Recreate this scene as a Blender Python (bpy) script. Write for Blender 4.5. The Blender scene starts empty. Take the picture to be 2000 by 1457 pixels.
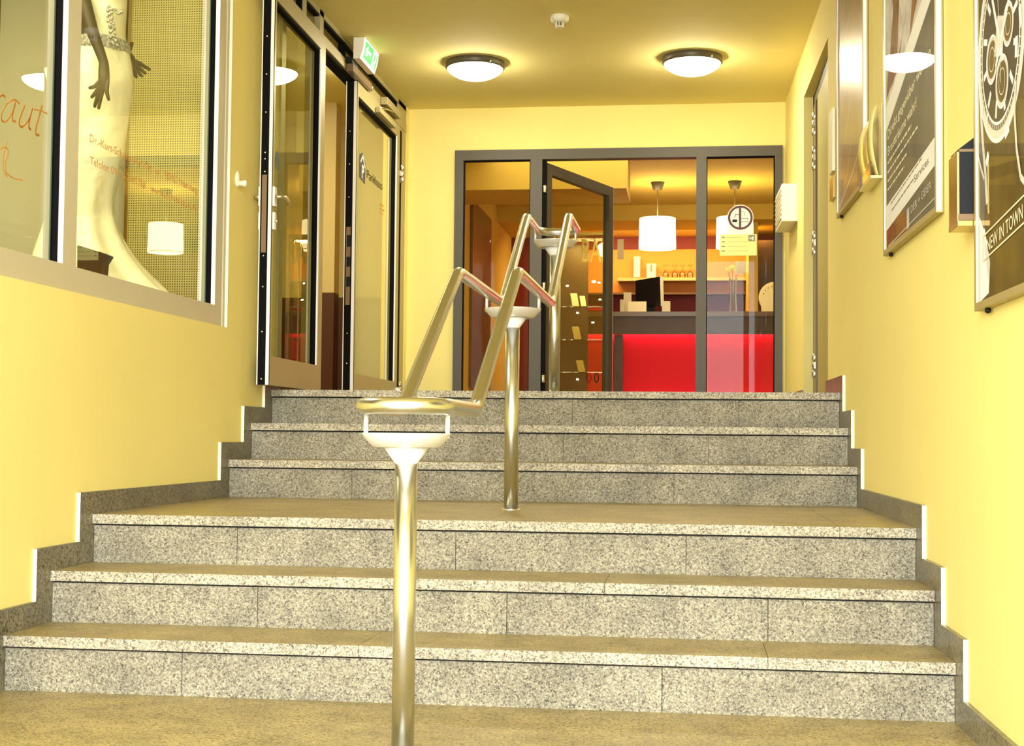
import bpy, bmesh, math, random
from mathutils import Vector, Matrix
random.seed(4)
PI = math.pi
S = bpy.context.scene
COL = S.collection

# ---------------------------------------------------------------- camera
YAW, PITCH, ROLL, FPX, CZ = -.1274, .0438, .0095, 2776.7, .7792
_cy, _sy, _cp, _sp = math.cos(YAW), math.sin(YAW), math.cos(PITCH), math.sin(PITCH)
FW = Vector((_sy*_cp, _cy*_cp, _sp)); _r = Vector((_cy, -_sy, 0)); _u = _r.cross(FW)
RT = math.cos(ROLL)*_r + math.sin(ROLL)*_u
UP = -math.sin(ROLL)*_r + math.cos(ROLL)*_u
CAM = Vector((0, 0, CZ))
cd = bpy.data.cameras.new('camera'); cam = bpy.data.objects.new('camera', cd); COL.objects.link(cam)
cd.sensor_width = 36; cd.lens = 36*FPX/2000; cd.clip_start = .05; cd.clip_end = 200
M = Matrix((RT, UP, -FW)).transposed().to_4x4(); M.translation = CAM
cam.matrix_world = M
S.camera = cam
# ---------------------------------------------------------------- look
S.view_settings.view_transform = 'Standard'; S.view_settings.look = 'None'
S.view_settings.gamma = 1; S.view_settings.use_curve_mapping = False
S.view_settings.exposure = 1.2
S.cycles.use_denoising = True
S.cycles.max_bounces = 10; S.cycles.diffuse_bounces = 5; S.cycles.transparent_max_bounces = 16
S.cycles.sample_clamp_indirect = 6; S.cycles.caustics_reflective = False; S.cycles.caustics_refractive = False
# ---------------------------------------------------------------- daylight sky (seen through the open street side)
W = bpy.data.worlds.new('sky'); S.world = W; W.use_nodes = True
bg = W.node_tree.nodes['Background']; bg.inputs[0].default_value = (.86, .94, 1, 1); bg.inputs[1].default_value = 2.6
def area(name, loc, direction, sx, sy, power, color=(1, 1, 1), spread=PI):
    l = bpy.data.lights.new(name, 'AREA'); l.shape = 'RECTANGLE'; l.size = sx; l.size_y = sy; l.energy = power; l.color = color
    l.spread = spread
    o = bpy.data.objects.new(name, l); o.location = loc
    o.rotation_euler = Vector(direction).to_track_quat('-Z', 'Y').to_euler(); COL.objects.link(o); return o
area('daylight_at_entrance', (-.7, -4.0, 2.5), (0, 1, 0), 9.0, 5.0, 660, (.93, .97, 1))
area('reception_fill_light', (-.2, 12.2, 3.3), (0, 0, -1), 3.2, 1.2, 18, (1, .80, .42))  # added fill to brighten the reception beyond its pendants
area('reception_bar_light', (-.3, 16.3, 3.12), (0, .35, -1), 2.4, .2, 26, (1, .60, .22))
area('display_case_light', (-.93, 11.9, 2.43), (0, 0, -1), .35, .2, 5, (1, .75, .3))
area('side_room_fill_light', (-3.1, 8.9, 3.25), (0, .1, -1), 1.0, 2.6, 34, (1, .84, .45))  # added area light to brighten the side room, apart from its tube
area('showcase_light', (-2.55, 4.9, 3.02), (0, .12, -1), .6, 1.4, 34, (1, .9, .55))

# ---------------------------------------------------------------- pixel ray -> point of a real plane
H = .165
def LX(y): return -2.0527 + .0055*(y-4.066)
def RX(y): return .7184 - .0187*(y-4.066)
def ray(px, py): return FW + (px-1000)/FPX*RT - (py-728.5)/FPX*UP
def _hit(d, n, p0):
    return CAM + d*((p0-CAM).dot(n)/d.dot(n))
def onL(px, py, off=0): return _hit(ray(px, py), Vector((1, -.0055, 0)), Vector((LX(4.066)+off, 4.066, 0)))
def onR(px, py, off=0): return _hit(ray(px, py), Vector((1, .0187, 0)), Vector((RX(4.066)+off, 4.066, 0)))
def onY(px, py, y): return _hit(ray(px, py), Vector((0, 1, 0)), Vector((0, y, 0)))
def onZ(px, py, z): return _hit(ray(px, py), Vector((0, 0, 1)), Vector((0, 0, z)))

# ---------------------------------------------------------------- materials
MATS = {}
def srgb(r, g, b):
    f = lambda c: (c/255/12.92) if c/255 <= .04045 else ((c/255+.055)/1.055)**2.4
    return (f(r), f(g), f(b), 1)
def mat(name, col=(.8, .8, .8), rough=.5, metal=0., spec=.5, coat=0., emit=None, es=0., bump=None, var=None):
    if name in MATS: return MATS[name]
    m = bpy.data.materials.new(name); m.use_nodes = True; nt = m.node_tree; b = nt.nodes['Principled BSDF']
    c = tuple(col)+(1,) if len(col) == 3 else tuple(col)
    b.inputs['Base Color'].default_value = c; b.inputs['Roughness'].default_value = rough
    b.inputs['Metallic'].default_value = metal; b.inputs['Specular IOR Level'].default_value = spec
    b.inputs['Coat Weight'].default_value = coat; b.inputs['Coat Roughness'].default_value = .03
    if emit: b.inputs['Emission Color'].default_value = tuple(emit)+(1,); b.inputs['Emission Strength'].default_value = es
    tc = nt.nodes.new('ShaderNodeTexCoord')
    if var:                                     # (scale, amount) soft tone variation of the paint itself
        n = nt.nodes.new('ShaderNodeTexNoise'); n.inputs['Scale'].default_value = var[0]; n.inputs['Detail'].default_value = 4
        nt.links.new(tc.outputs['Object'], n.inputs['Vector'])
        r = nt.nodes.new('ShaderNodeValToRGB'); a = var[1]
        r.color_ramp.elements[0].position = .3; r.color_ramp.elements[1].position = .7
        r.color_ramp.elements[0].color = tuple(max(0, x*(1-a)) for x in c[:3])+(1,)
        r.color_ramp.elements[1].color = tuple(min(1, x*(1+a)) for x in c[:3])+(1,)
        nt.links.new(n.outputs['Fac'], r.inputs['Fac']); nt.links.new(r.outputs['Color'], b.inputs['Base Color'])
    if bump:                                    # (scale, distance)
        n = nt.nodes.new('ShaderNodeTexNoise'); n.inputs['Scale'].default_value = bump[0]; n.inputs['Detail'].default_value = 3
        nt.links.new(tc.outputs['Object'], n.inputs['Vector'])
        bp = nt.nodes.new('ShaderNodeBump'); bp.inputs['Distance'].default_value = bump[1]; bp.inputs['Strength'].default_value = 1
        nt.links.new(n.outputs['Fac'], bp.inputs['Height']); nt.links.new(bp.outputs['Normal'], b.inputs['Normal'])
    MATS[name] = m; return m
def granite(name, ramp, scale, rough, bumpd, tint=(1, 1, 1), spec=.5):
    m = bpy.data.materials.new(name); m.use_nodes = True; nt = m.node_tree; b = nt.nodes['Principled BSDF']
    geo = nt.nodes.new('ShaderNodeNewGeometry')
    v = nt.nodes.new('ShaderNodeTexVoronoi'); v.inputs['Scale'].default_value = scale; v.feature = 'F1'
    n0 = nt.nodes.new('ShaderNodeTexNoise'); n0.inputs['Scale'].default_value = scale*1.6; n0.inputs['Detail'].default_value = 2
    mx = nt.nodes.new('ShaderNodeMixRGB'); mx.inputs[0].default_value = .012
    nt.links.new(geo.outputs['Position'], n0.inputs['Vector'])
    nt.links.new(geo.outputs['Position'], mx.inputs[1]); nt.links.new(n0.outputs['Color'], mx.inputs[2])
    nt.links.new(mx.outputs[0], v.inputs['Vector'])
    sep = nt.nodes.new('ShaderNodeSeparateColor'); nt.links.new(v.outputs['Color'], sep.inputs[0])
    r = nt.nodes.new('ShaderNodeValToRGB'); r.color_ramp.interpolation = 'CONSTANT'
    els = r.color_ramp.elements
    while len(els) < len(ramp): els.new(.5)
    for e, (p, c) in zip(els, ramp): e.position = p; e.color = tuple(c[i]*tint[i] for i in range(3))+(1,)
    nt.links.new(sep.outputs[0], r.inputs['Fac'])
    n = nt.nodes.new('ShaderNodeTexNoise'); n.inputs['Scale'].default_value = 7; n.inputs['Detail'].default_value = 5
    nt.links.new(geo.outputs['Position'], n.inputs['Vector'])
    r2 = nt.nodes.new('ShaderNodeValToRGB'); r2.color_ramp.elements[0].position = .3; r2.color_ramp.elements[1].position = .7
    r2.color_ramp.elements[0].color = (.72, .72, .72, 1); r2.color_ramp.elements[1].color = (1.1, 1.1, 1.1, 1)
    nt.links.new(n.outputs['Fac'], r2.inputs['Fac'])
    mu = nt.nodes.new('ShaderNodeMixRGB'); mu.blend_type = 'MULTIPLY'; mu.inputs[0].default_value = 1
    nt.links.new(r.outputs['Color'], mu.inputs[1]); nt.links.new(r2.outputs['Color'], mu.inputs[2])
    nt.links.new(mu.outputs[0], b.inputs['Base Color'])
    b.inputs['Roughness'].default_value = rough; b.inputs['Specular IOR Level'].default_value = spec
    if bumpd:
        bp = nt.nodes.new('ShaderNodeBump'); bp.inputs['Distance'].default_value = bumpd
        nb = nt.nodes.new('ShaderNodeTexNoise'); nb.inputs['Scale'].default_value = scale*.8; nb.inputs['Detail'].default_value = 4
        nt.links.new(geo.outputs['Position'], nb.inputs['Vector'])
        nt.links.new(nb.outputs['Fac'], bp.inputs['Height']); nt.links.new(bp.outputs['Normal'], b.inputs['Normal'])
    MATS[name] = m; return m
def glass(name, tint=(1, 1, 1), ior=1.5, rough=0., boost=1.6):
    m = bpy.data.materials.new(name); m.use_nodes = True; nt = m.node_tree; nt.nodes.clear()
    o = nt.nodes.new('ShaderNodeOutputMaterial'); mx = nt.nodes.new('ShaderNodeMixShader')
    t = nt.nodes.new('ShaderNodeBsdfTransparent'); t.inputs[0].default_value = tuple(tint)+(1,)
    g = nt.nodes.new('ShaderNodeBsdfGlossy'); g.inputs['Roughness'].default_value = rough; g.inputs[0].default_value = (1, 1, 1, 1)
    f = nt.nodes.new('ShaderNodeFresnel'); f.inputs[0].default_value = ior
    mt = nt.nodes.new('ShaderNodeMath'); mt.operation = 'MULTIPLY'; mt.inputs[1].default_value = boost; mt.use_clamp = True
    nt.links.new(f.outputs[0], mt.inputs[0]); nt.links.new(mt.outputs[0], mx.inputs[0])
    nt.links.new(t.outputs[0], mx.inputs[1]); nt.links.new(g.outputs[0], mx.inputs[2]); nt.links.new(mx.outputs[0], o.inputs[0])
    MATS[name] = m; return m

G = 'granite_'
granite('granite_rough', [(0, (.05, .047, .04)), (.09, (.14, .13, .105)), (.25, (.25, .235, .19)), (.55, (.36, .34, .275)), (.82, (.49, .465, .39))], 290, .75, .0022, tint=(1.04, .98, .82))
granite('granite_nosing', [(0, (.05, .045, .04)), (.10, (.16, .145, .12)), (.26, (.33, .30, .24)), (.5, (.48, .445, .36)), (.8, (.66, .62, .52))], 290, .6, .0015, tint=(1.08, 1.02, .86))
granite('granite_tread', [(0, (.12, .09, .04)), (.12, (.29, .235, .11)), (.3, (.38, .31, .15)), (.6, (.46, .385, .20)), (.85, (.56, .48, .28))], 230, .38, 0, tint=(.92, .86, .66))  # same granite, yellow wall reflection tinted into the base colour
granite('granite_skirting', [(0, (.05, .045, .03)), (.12, (.14, .12, .075)), (.35, (.20, .175, .11)), (.7, (.27, .24, .15))], 170, .3, 0)
granite('granite_upper_floor', [(0, (.05, .045, .03)), (.12, (.17, .15, .10)), (.35, (.26, .23, .15)), (.7, (.36, .32, .22))], 190, .12, 0)
mat('plaster_yellow', (.88, .75, .26), .75, bump=(130, .0006), var=(1.3, .03))
mat('plaster_ceiling', (.82, .71, .29), .85, bump=(90, .0007), var=(1.0, .03))
mat('plaster_reception', (.72, .54, .12), .8)
mat('cream_daylit_edge', (.93, .88, .68), .6)  # for street-facing edges, daylight put into the colour
mat('door_paint', (.40, .36, .11), .5)
mat('joint_dark', (.03, .028, .02), .9)
mat('steel_brushed', (.72, .73, .71), .27, metal=1)
mat('steel_bright', (.93, .92, .88), .25, metal=.45)
mat('white_cone', (.96, .95, .92), .35)
mat('aluminium', (.42, .36, .175), .45, metal=.2)
mat('aluminium_pale', (.93, .90, .80), .4, metal=.1)  # pale metal; on street-facing frame edges it paints in the daylight
mat('frame_grey', (.072, .060, .034), .5)
mat('frame_gold', (.40, .32, .13), .45, metal=.2)
mat('brass_dull', (.22, .13, .055), .6)
mat('showcase_wall', (.22, .185, .035), .8)
mat('plaster_side', (.62, .50, .24), .8)
mat('gasket', (.006, .0055, .006), .9, spec=.1)
mat('black', (.007, .007, .008), .5, spec=.2)
mat('hinge_steel', (.75, .70, .58), .25, metal=1)
mat('brass', (.55, .38, .12), .25, metal=1)
mat('bronze_skin', (.022, .015, .004), .6, spec=.25)
mat('satin_white', (.86, .82, .52), .45, bump=(9, .02))
mat('lace_silver', (.42, .42, .33), .4, metal=.3, bump=(160, .006), var=(90, .6))
mat('white_paint', (.92, .89, .72), .5)
mat('paper', (.90, .86, .62), .6)
mat('paper_yellow', (.80, .74, .28), .6)
mat('paper_brochure', (.88, .70, .16), .5)
mat('dark_red', (.14, .002, .002), .6)
mat('orange_wall', (.62, .24, .035), .65)
mat('brown_wood', (.095, .052, .018), .45, var=(6, .25))
mat('case_back', (.06, .034, .008), .5)
mat('counter_top', (.20, .13, .06), .3)
mat('red_panel', (.88, .022, .035), .5, spec=.1)
mat('brown_tile', (.075, .018, .006), .4)
mat('brown_panel', (.22, .14, .08), .3)
mat('green_sign', (.01, .40, .06), .4, emit=(.01, .5, .08), es=.6)
mat('white_sign', (.95, .95, .92), .4, emit=(1, 1, .9), es=.5)
mat('sign_housing', (.90, .84, .70), .5)
mat('lamp_glass', (1, 1, 1), .3, emit=(1, .90, .66), es=38)
mat('shade_lit', (1, .95, .8), .6, emit=(1, .80, .46), es=2.4)
mat('spot_glow', (1, 1, 1), .6, emit=(1, .75, .45), es=25)
mat('red_tube', (1, 1, 1), .6, emit=(1, .40, .45), es=8)
mat('tube_white', (1, 1, 1), .6, emit=(1, .9, .65), es=6)
mat('lamp_ring', (.10, .085, .055), .4, metal=.3)
mat('orange_letters', (.62, .27, .03), .6)
mat('window_grey_sill', (.56, .50, .33), .5)
mat('ink_grey', (.22, .20, .14), .6)
mat('navy', (.03, .035, .08), .4)
mat('maroon', (.07, .004, .006), .5)
mat('clear_plastic', (.75, .68, .40), .2)
mat('flower_yellow', (.75, .60, .06), .6)
mat('leaf_green', (.12, .16, .03), .6)
mat('gold_letter', (.75, .52, .16), .2, metal=1)
mat('screen_black', (.008, .008, .012), .25)
mat('sticker_green', (.045, .09, .05), .6)
glass('glass_clear', (.93, .95, .88), 1.5, 0, .25)
glass('glass_door', (.86, .88, .66), 1.5, 0, .5)
glass('glass_entrance', (.90, .88, .72), 1.5, 0, .22)
glass('glass_ware', (.95, .9, .8), 1.45, .02, 2.0)
glass('glass_poster', (1, 1, 1), 1.5, .02, .09)
# perforated sheet: procedural holes every 11 mm
def perforated():
    m = bpy.data.materials.new('perforated_sheet'); m.use_nodes = True; nt = m.node_tree; b = nt.nodes['Principled BSDF']
    geo = nt.nodes.new('ShaderNodeNewGeometry'); sc = nt.nodes.new('ShaderNodeVectorMath'); sc.operation = 'SCALE'; sc.inputs['Scale'].default_value = 1/.0113
    fr = nt.nodes.new('ShaderNodeVectorMath'); fr.operation = 'FRACTION'; sb = nt.nodes.new('ShaderNodeVectorMath'); sb.operation = 'SUBTRACT'; sb.inputs[1].default_value = (.5, .5, .5)
    ml = nt.nodes.new('ShaderNodeVectorMath'); ml.operation = 'MULTIPLY'; ml.inputs[1].default_value = (1, 0, 1)
    ln = nt.nodes.new('ShaderNodeVectorMath'); ln.operation = 'LENGTH'
    lt = nt.nodes.new('ShaderNodeMath'); lt.operation = 'LESS_THAN'; lt.inputs[1].default_value = .26
    mx = nt.nodes.new('ShaderNodeMixRGB'); mx.inputs[1].default_value = (.80, .70, .20, 1); mx.inputs[2].default_value = (.10, .075, .01, 1)
    L = nt.links.new
    L(geo.outputs['Position'], sc.inputs[0]); L(sc.outputs[0], fr.inputs[0]); L(fr.outputs[0], sb.inputs[0]); L(sb.outputs[0], ml.inputs[0]); L(ml.outputs[0], ln.inputs[0])
    L(ln.outputs['Value'], lt.inputs[0]); L(lt.outputs[0], mx.inputs[0]); L(mx.outputs[0], b.inputs['Base Color']); b.inputs['Roughness'].default_value = .5
    MATS['perforated_sheet'] = m
perforated()

# ---------------------------------------------------------------- mesh builder
class MB:
    def __init__(s): s.v = []; s.f = []; s.m = []; s.sm = []; s.mats = []
    def mi(s, m):
        if m not in s.mats: s.mats.append(m)
        return s.mats.index(m)
    def add(s, vs, fs, m, smooth=False):
        o = len(s.v); i = s.mi(m); s.v += [Vector(v) for v in vs]
        for f in fs: s.f.append([o+k for k in f]); s.m.append(i); s.sm.append(smooth)
        return s
    def box(s, a, b, m):
        x0, x1 = sorted((a[0], b[0])); y0, y1 = sorted((a[1], b[1])); z0, z1 = sorted((a[2], b[2]))
        return s.add([(x0, y0, z0), (x1, y0, z0), (x1, y1, z0), (x0, y1, z0), (x0, y0, z1), (x1, y0, z1), (x1, y1, z1), (x0, y1, z1)],
                     [(0, 3, 2, 1), (4, 5, 6, 7), (0, 1, 5, 4), (1, 2, 6, 5), (2, 3, 7, 6), (3, 0, 4, 7)], m)
    def hexa(s, p, m):    # 8 points: bottom 4, top 4
        return s.add(p, [(0, 3, 2, 1), (4, 5, 6, 7), (0, 1, 5, 4), (1, 2, 6, 5), (2, 3, 7, 6), (3, 0, 4, 7)], m)
    def prism(s, pts, d, m):   # polygon pts (3d) extruded by vector d
        n = len(pts); d = Vector(d); vs = [Vector(p) for p in pts]+[Vector(p)+d for p in pts]
        return s.add(vs, [tuple(range(n))[::-1], tuple(range(n, 2*n))]+[(i, (i+1) % n, (i+1) % n+n, i+n) for i in range(n)], m)
    def lathe(s, c, prof, m, n=48, axis='z', cap=True, smooth=True):
        vs = []
        for r, h in prof:
            for k in range(n):
                a = 2*PI*k/n
                if axis == 'z': vs.append((c[0]+r*math.cos(a), c[1]+r*math.sin(a), c[2]+h))
                elif axis == 'x': vs.append((c[0]+h, c[1]+r*math.cos(a), c[2]+r*math.sin(a)))
                else: vs.append((c[0]+r*math.cos(a), c[1]+h, c[2]+r*math.sin(a)))
        fs = []
        for j in range(len(prof)-1):
            for k in range(n): fs.append((j*n+k, j*n+(k+1) % n, (j+1)*n+(k+1) % n, (j+1)*n+k))
        s.add(vs, fs, m, smooth)
        if cap:
            o = len(s.v)-len(vs); i = s.mi(m)
            if prof[0][0] > 1e-4: s.f.append([o+k for k in range(n)][::-1]); s.m.append(i); s.sm.append(False)
            if prof[-1][0] > 1e-4: s.f.append([o+(len(prof)-1)*n+k for k in range(n)]); s.m.append(i); s.sm.append(False)
        return s
    def tube(s, pts, r, m, n=20, closed=False):
        pts = [Vector(p) for p in pts]; N = len(pts); rr = r if isinstance(r, (list, tuple)) else [r]*N
        T = []
        for i in range(N):
            a = pts[i-1] if (i > 0 or closed) else pts[i]; b = pts[(i+1) % N] if (i < N-1 or closed) else pts[i]
            T.append((b-a).normalized())
        ref = Vector((0, 0, 1)) if abs(T[0].z) < .9 else Vector((1, 0, 0))
        u = T[0].cross(ref).normalized(); vs = []
        for i in range(N):
            u = (u - T[i]*u.dot(T[i])).normalized(); w = T[i].cross(u)
            for k in range(n):
                a = 2*PI*k/n; vs.append(pts[i]+(u*math.cos(a)+w*math.sin(a))*rr[i])
        fs = []
        for i in range(N if closed else N-1):
            j = (i+1) % N
            for k in range(n): fs.append((i*n+k, i*n+(k+1) % n, j*n+(k+1) % n, j*n+k))
        s.add(vs, fs, m, True)
        if not closed:
            o = len(s.v)-len(vs); q = s.mi(m)
            s.f.append([o+k for k in range(n)][::-1]); s.f.append([o+(N-1)*n+k for k in range(n)]); s.m += [q, q]; s.sm += [False, False]
        return s
    def sphere(s, c, r, m, sc=(1, 1, 1), n=20):
        prof = [(math.sin(PI*j/n)*r+1e-5, -math.cos(PI*j/n)*r) for j in range(n+1)]
        o = len(s.v); s.lathe((0, 0, 0), prof, m, 24, cap=False)
        for i in range(o, len(s.v)): v = s.v[i]; s.v[i] = Vector((v.x*sc[0]+c[0], v.y*sc[1]+c[1], v.z*sc[2]+c[2]))
        return s
    def strip(s, pts, w, d, m, nrm):   # flat ribbon of width w in the plane with normal nrm, thickness d
        nrm = Vector(nrm).normalized(); pts = [Vector(p) for p in pts]
        for a, b in zip(pts, pts[1:]):
            t = (b-a); 
            if t.length < 1e-6: continue
            t.normalize(); q = nrm.cross(t)*w/2; e = t*w*.3
            s.prism([a-e-q, b+e-q, b+e+q, a-e+q], nrm*d, m)
        return s
    def text(s, body, origin, u, v, height, m, width=None, ext=.0006, bold=0., shear=0.):
        c = bpy.data.curves.new('t', 'FONT'); c.body = body; c.size = 1; c.offset = bold; c.shear = shear; c.resolution_u = 3
        o = bpy.data.objects.new('t', c); COL.objects.link(o); bpy.context.view_layer.update()
        me = bpy.data.meshes.new_from_object(o.evaluated_get(bpy.context.evaluated_depsgraph_get()))
        xs = [q.co.x for q in me.vertices]; x0, x1 = min(xs), max(xs)
        sy = height/.73; sx = (width/(x1-x0)) if width else sy
        u = Vector(u).normalized(); v = Vector(v).normalized(); n = u.cross(v); O = Vector(origin)
        vs = [O+u*((q.co.x-x0)*sx)+v*(q.co.y*sy)+n*ext for q in me.vertices]
        s.add(vs, [tuple(p.vertices) for p in me.polygons], m)
        bpy.data.objects.remove(o); bpy.data.curves.remove(c); bpy.data.meshes.remove(me)
        return s
    def build(s, name, parent=None, bevel=0., subsurf=0):
        me = bpy.data.meshes.new(name); off = Vector((0, 0, 0))
        if parent is not None:
            p = parent
            while p is not None: off += p.location; p = p.parent
        else:
            lo = Vector([min(v[i] for v in s.v) for i in range(3)]); hi = Vector([max(v[i] for v in s.v) for i in range(3)])
            off = Vector(((lo.x+hi.x)/2, (lo.y+hi.y)/2, lo.z))
        me.from_pydata([tuple(v-off) for v in s.v], [], s.f)
        for k in s.mats: me.materials.append(MATS[k])
        me.polygons.foreach_set('material_index', s.m); me.polygons.foreach_set('use_smooth', s.sm); me.update()
        bm = bmesh.new(); bm.from_mesh(me); bmesh.ops.recalc_face_normals(bm, faces=bm.faces); bm.to_mesh(me); bm.free()
        o = bpy.data.objects.new(name, me); COL.objects.link(o)
        if parent is not None: o.parent = parent
        else: o.location = off
        if bevel:
            b = o.modifiers.new('bevel', 'BEVEL'); b.width = bevel; b.segments = 2; b.limit_method = 'ANGLE'; b.angle_limit = 1.0
        if subsurf:
            b = o.modifiers.new('sub', 'SUBSURF'); b.levels = subsurf; b.render_levels = subsurf
        return o
def tag(o, label, cat, group=None):
    o['label'] = label; o['category'] = cat
    if group: o['group'] = group
    return o
def struct(o): o['kind'] = 'structure'; return o
def thing(name, loc, label, cat, group=None):
    o = bpy.data.objects.new(name, None); o.location = loc; o.empty_display_size = .1; COL.objects.link(o)
    return tag(o, label, cat, group)
def B(a, b, m): return MB().box(a, b, m)

# ================================================================ SETTING
YN = [4.066, 4.373, 4.681, 6.090, 6.397, 6.705]       # nosings
NS, TT = .017, .032
YB = 9.93; CE = 3.107; UF = 6*H
Y0 = 0.9
# ---- lower and upper floor, ceiling
struct(MB().box((-2.3, Y0, -.06), (1.1, YN[0]+NS+.25, 0), 'granite_tread').build('floor'))
struct(MB().box((-2.07, YN[5]+.30, UF-.05), (1.0, YB+.1, UF), 'granite_upper_floor').build('floor'))
struct(MB().box((-2.3, YB+.1, UF-.05), (2.6, 17.1, UF), 'granite_upper_floor').build('floor'))
struct(MB().box((-4.6, 6.75, UF-.05), (-2.07, 11.6, UF), 'granite_upper_floor').build('floor'))
struct(MB().box((-2.2, Y0, CE), (1.1, YB+.16, CE+.12), 'plaster_ceiling').build('ceiling'))
struct(MB().box((-2.4, YB+.16, 3.34), (2.6, 17.1, 3.44), 'plaster_reception').build('ceiling'))
struct(MB().box((-4.7, 6.7, 3.33), (-2.2, 11.7, 3.42), 'plaster_ceiling').build('ceiling'))
# ---- walls of the stair hall (plane of the wall just behind the skirting face)
def lx(y): return LX(y)-.013
def rx(y): return RX(y)+.013
def wallL(y0, y1, z0, z1, mb, m='plaster_yellow', t=.12):
    mb.hexa([(lx(y0)-t, y0, z0), (lx(y0), y0, z0), (lx(y1), y1, z0), (lx(y1)-t, y1, z0), (lx(y0)-t, y0, z1), (lx(y0), y0, z1), (lx(y1), y1, z1), (lx(y1)-t, y1, z1)], m)
def wallR(y0, y1, z0, z1, mb, m='plaster_yellow', t=.3):
    mb.hexa([(rx(y0), y0, z0), (rx(y0)+t, y0, z0), (rx(y1)+t, y1, z0), (rx(y1), y1, z0), (rx(y0), y0, z1), (rx(y0)+t, y0, z1), (rx(y1)+t, y1, z1), (rx(y1), y1, z1)], m)
WY0, WY1, WZ0, WZ1 = 2.6, 6.08, 1.245, 2.98          # shop window hole
WE = 6.80                                             # where the left wall ends and the door front begins
mb = MB(); wallL(Y0, WY0, 0, CE, mb); wallL(WY0, WY1, 0, WZ0, mb); wallL(WY0, WY1, WZ1, CE, mb); wallL(WY1, WE, 0, CE, mb)
wallL(9.855, YB, UF, CE, mb)
struct(mb.build('wall_left'))
NY0, NY1, NZ = 7.31, 8.60, 2.82                       # recessed door in the right wall
mb = MB(); wallR(Y0, NY0, 0, CE, mb); wallR(NY0, NY1, NZ, CE, mb); wallR(NY1, YB, UF, CE, mb)
struct(mb.build('wall_right'))
FX0, FX1, FZ = -1.685, .602, 2.80
mb = MB()
mb.box((-2.22, YB, UF), (FX0, YB+.15, 3.33), 'plaster_yellow').box((FX0, YB, FZ), (FX1, YB+.15, 3.44), 'plaster_yellow').box((FX1, YB, UF), (1.0, YB+.15, CE), 'plaster_yellow')
mb.box((FX1, YB+.02, UF), (2.6, YB+.15, 3.44), 'plaster_reception')
struct(mb.build('wall_back'))
# ---- side room walls seen through the left doors
SY = 11.4
mb = MB().box((-4.6, SY, 1.90), (-2.221, SY+.1, 3.33), 'plaster_side').box((-4.6, SY, UF), (-2.221, SY+.1, 1.90), 'brown_tile')
mb.box((-4.7, 6.7, 1.90), (-4.6, SY, 3.33), 'plaster_side').box((-4.7, 6.7, UF), (-4.6, SY, 1.9), 'brown_tile')
mb.box((-4.6, 6.68, UF), (-2.2, 6.74, 3.33), 'plaster_side')
mb.box((-2.90, 10.6, 1.86), (-2.74, 10.75, 3.33), 'plaster_side').box((-2.90, 10.6, UF), (-2.74, 10.75, 1.86), 'brown_tile')
struct(mb.build('wall_side_room'))
# ---- reception shell
RB = 17.0
mb = MB().box((-2.22, YB+.15, UF), (-2.2, RB, 3.34), 'plaster_reception').box((2.5, YB+.15, UF), (2.6, RB, 3.34), 'plaster_reception')
mb.box((-2.35, RB, UF), (2.6, RB+.1, 3.34), 'dark_red')
struct(mb.build('wall_reception'))
struct(MB().box((-2.2, 15.7, 3.17), (2.5, RB, 3.34), 'plaster_reception').build('trim_1'))
struct(MB().box((-2.2, 12.5, 2.97), (-.60, 13.3, 3.34), 'plaster_reception').build('trim_2'))
struct(MB().box((-1.4, RB-.04, 2.48), (.62, RB, 3.01), 'orange_wall').build('trim_3'))
struct(MB().box((.60, 15.9, UF), (.70, RB, 3.17), 'plaster_reception').build('trim_4'))
struct(MB().box((.70, 16.3, UF), (.92, RB, 3.02), 'brown_wood').box((.92, 16.5, UF), (2.5, RB, 2.96), 'orange_wall').build('trim_5'))
# ---- street side behind the camera: pavement and facade opposite
struct(MB().box((-8, -14, -.10), (8, Y0, -.02), 'granite_tread').build('floor'))

mb = MB()
for x in (-1.99, .68): mb.box((x-.035, Y0+.05, 0), (x+.035, Y0+.12, 2.95), 'aluminium')
struct(mb.build('reflection_posts'))  # unseen posts, added to break up the daylight in reflections
# ---- stepped granite skirting
def skirting(name, side):
    yf = [Y0]+[y-.095 for y in YN]; zf = [.077+i*H for i in range(7)]; end = {'L': WE-.02, 'R': NY0}[side]
    mb = MB()
    for i in range(7):
        y0 = yf[i]; y1 = yf[i+1] if i < 6 else end
        zb = max(-.03, (i-1)*H-.03) if i < 6 else UF-.2
        if side == 'L': xs = lambda y: (lx(y)-.002, LX(y))
        else: xs = lambda y: (RX(y), rx(y)+.002)
        a, b = xs(y0), xs(y1)
        P = [(a[0], y0, zb), (a[1], y0, zb), (b[1], y1, zb), (b[0], y1, zb), (a[0], y0, zf[i]), (a[1], y0, zf[i]), (b[1], y1, zf[i]), (b[0], y1, zf[i])]
        mb.add(P, [(0, 3, 2, 1), (4, 5, 6, 7), (1, 2, 6, 5), (2, 3, 7, 6), (3, 0, 4, 7)], 'granite_skirting')
        if i > 0:
            e = .0015
            mb.add([(a[0], y0-e, zf[i-1]-.01), (a[1], y0-e, zf[i-1]-.01), (a[1], y0-e, zf[i]), (a[0], y0-e, zf[i])], [(0, 1, 2, 3)], 'cream_daylit_edge')  # granite front face coloured cream for the daylight on it
            mb.add([(a[0], y0, zb), (a[1], y0, zb), (a[1], y0, zf[i]), (a[0], y0, zf[i])], [(0, 1, 2, 3)], 'granite_skirting')
    o = mb.build(name); struct(o)
skirting('baseboard_left', 'L'); skirting('baseboard_right', 'R')
mb = MB()
y0, y1 = NY1, YB
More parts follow.
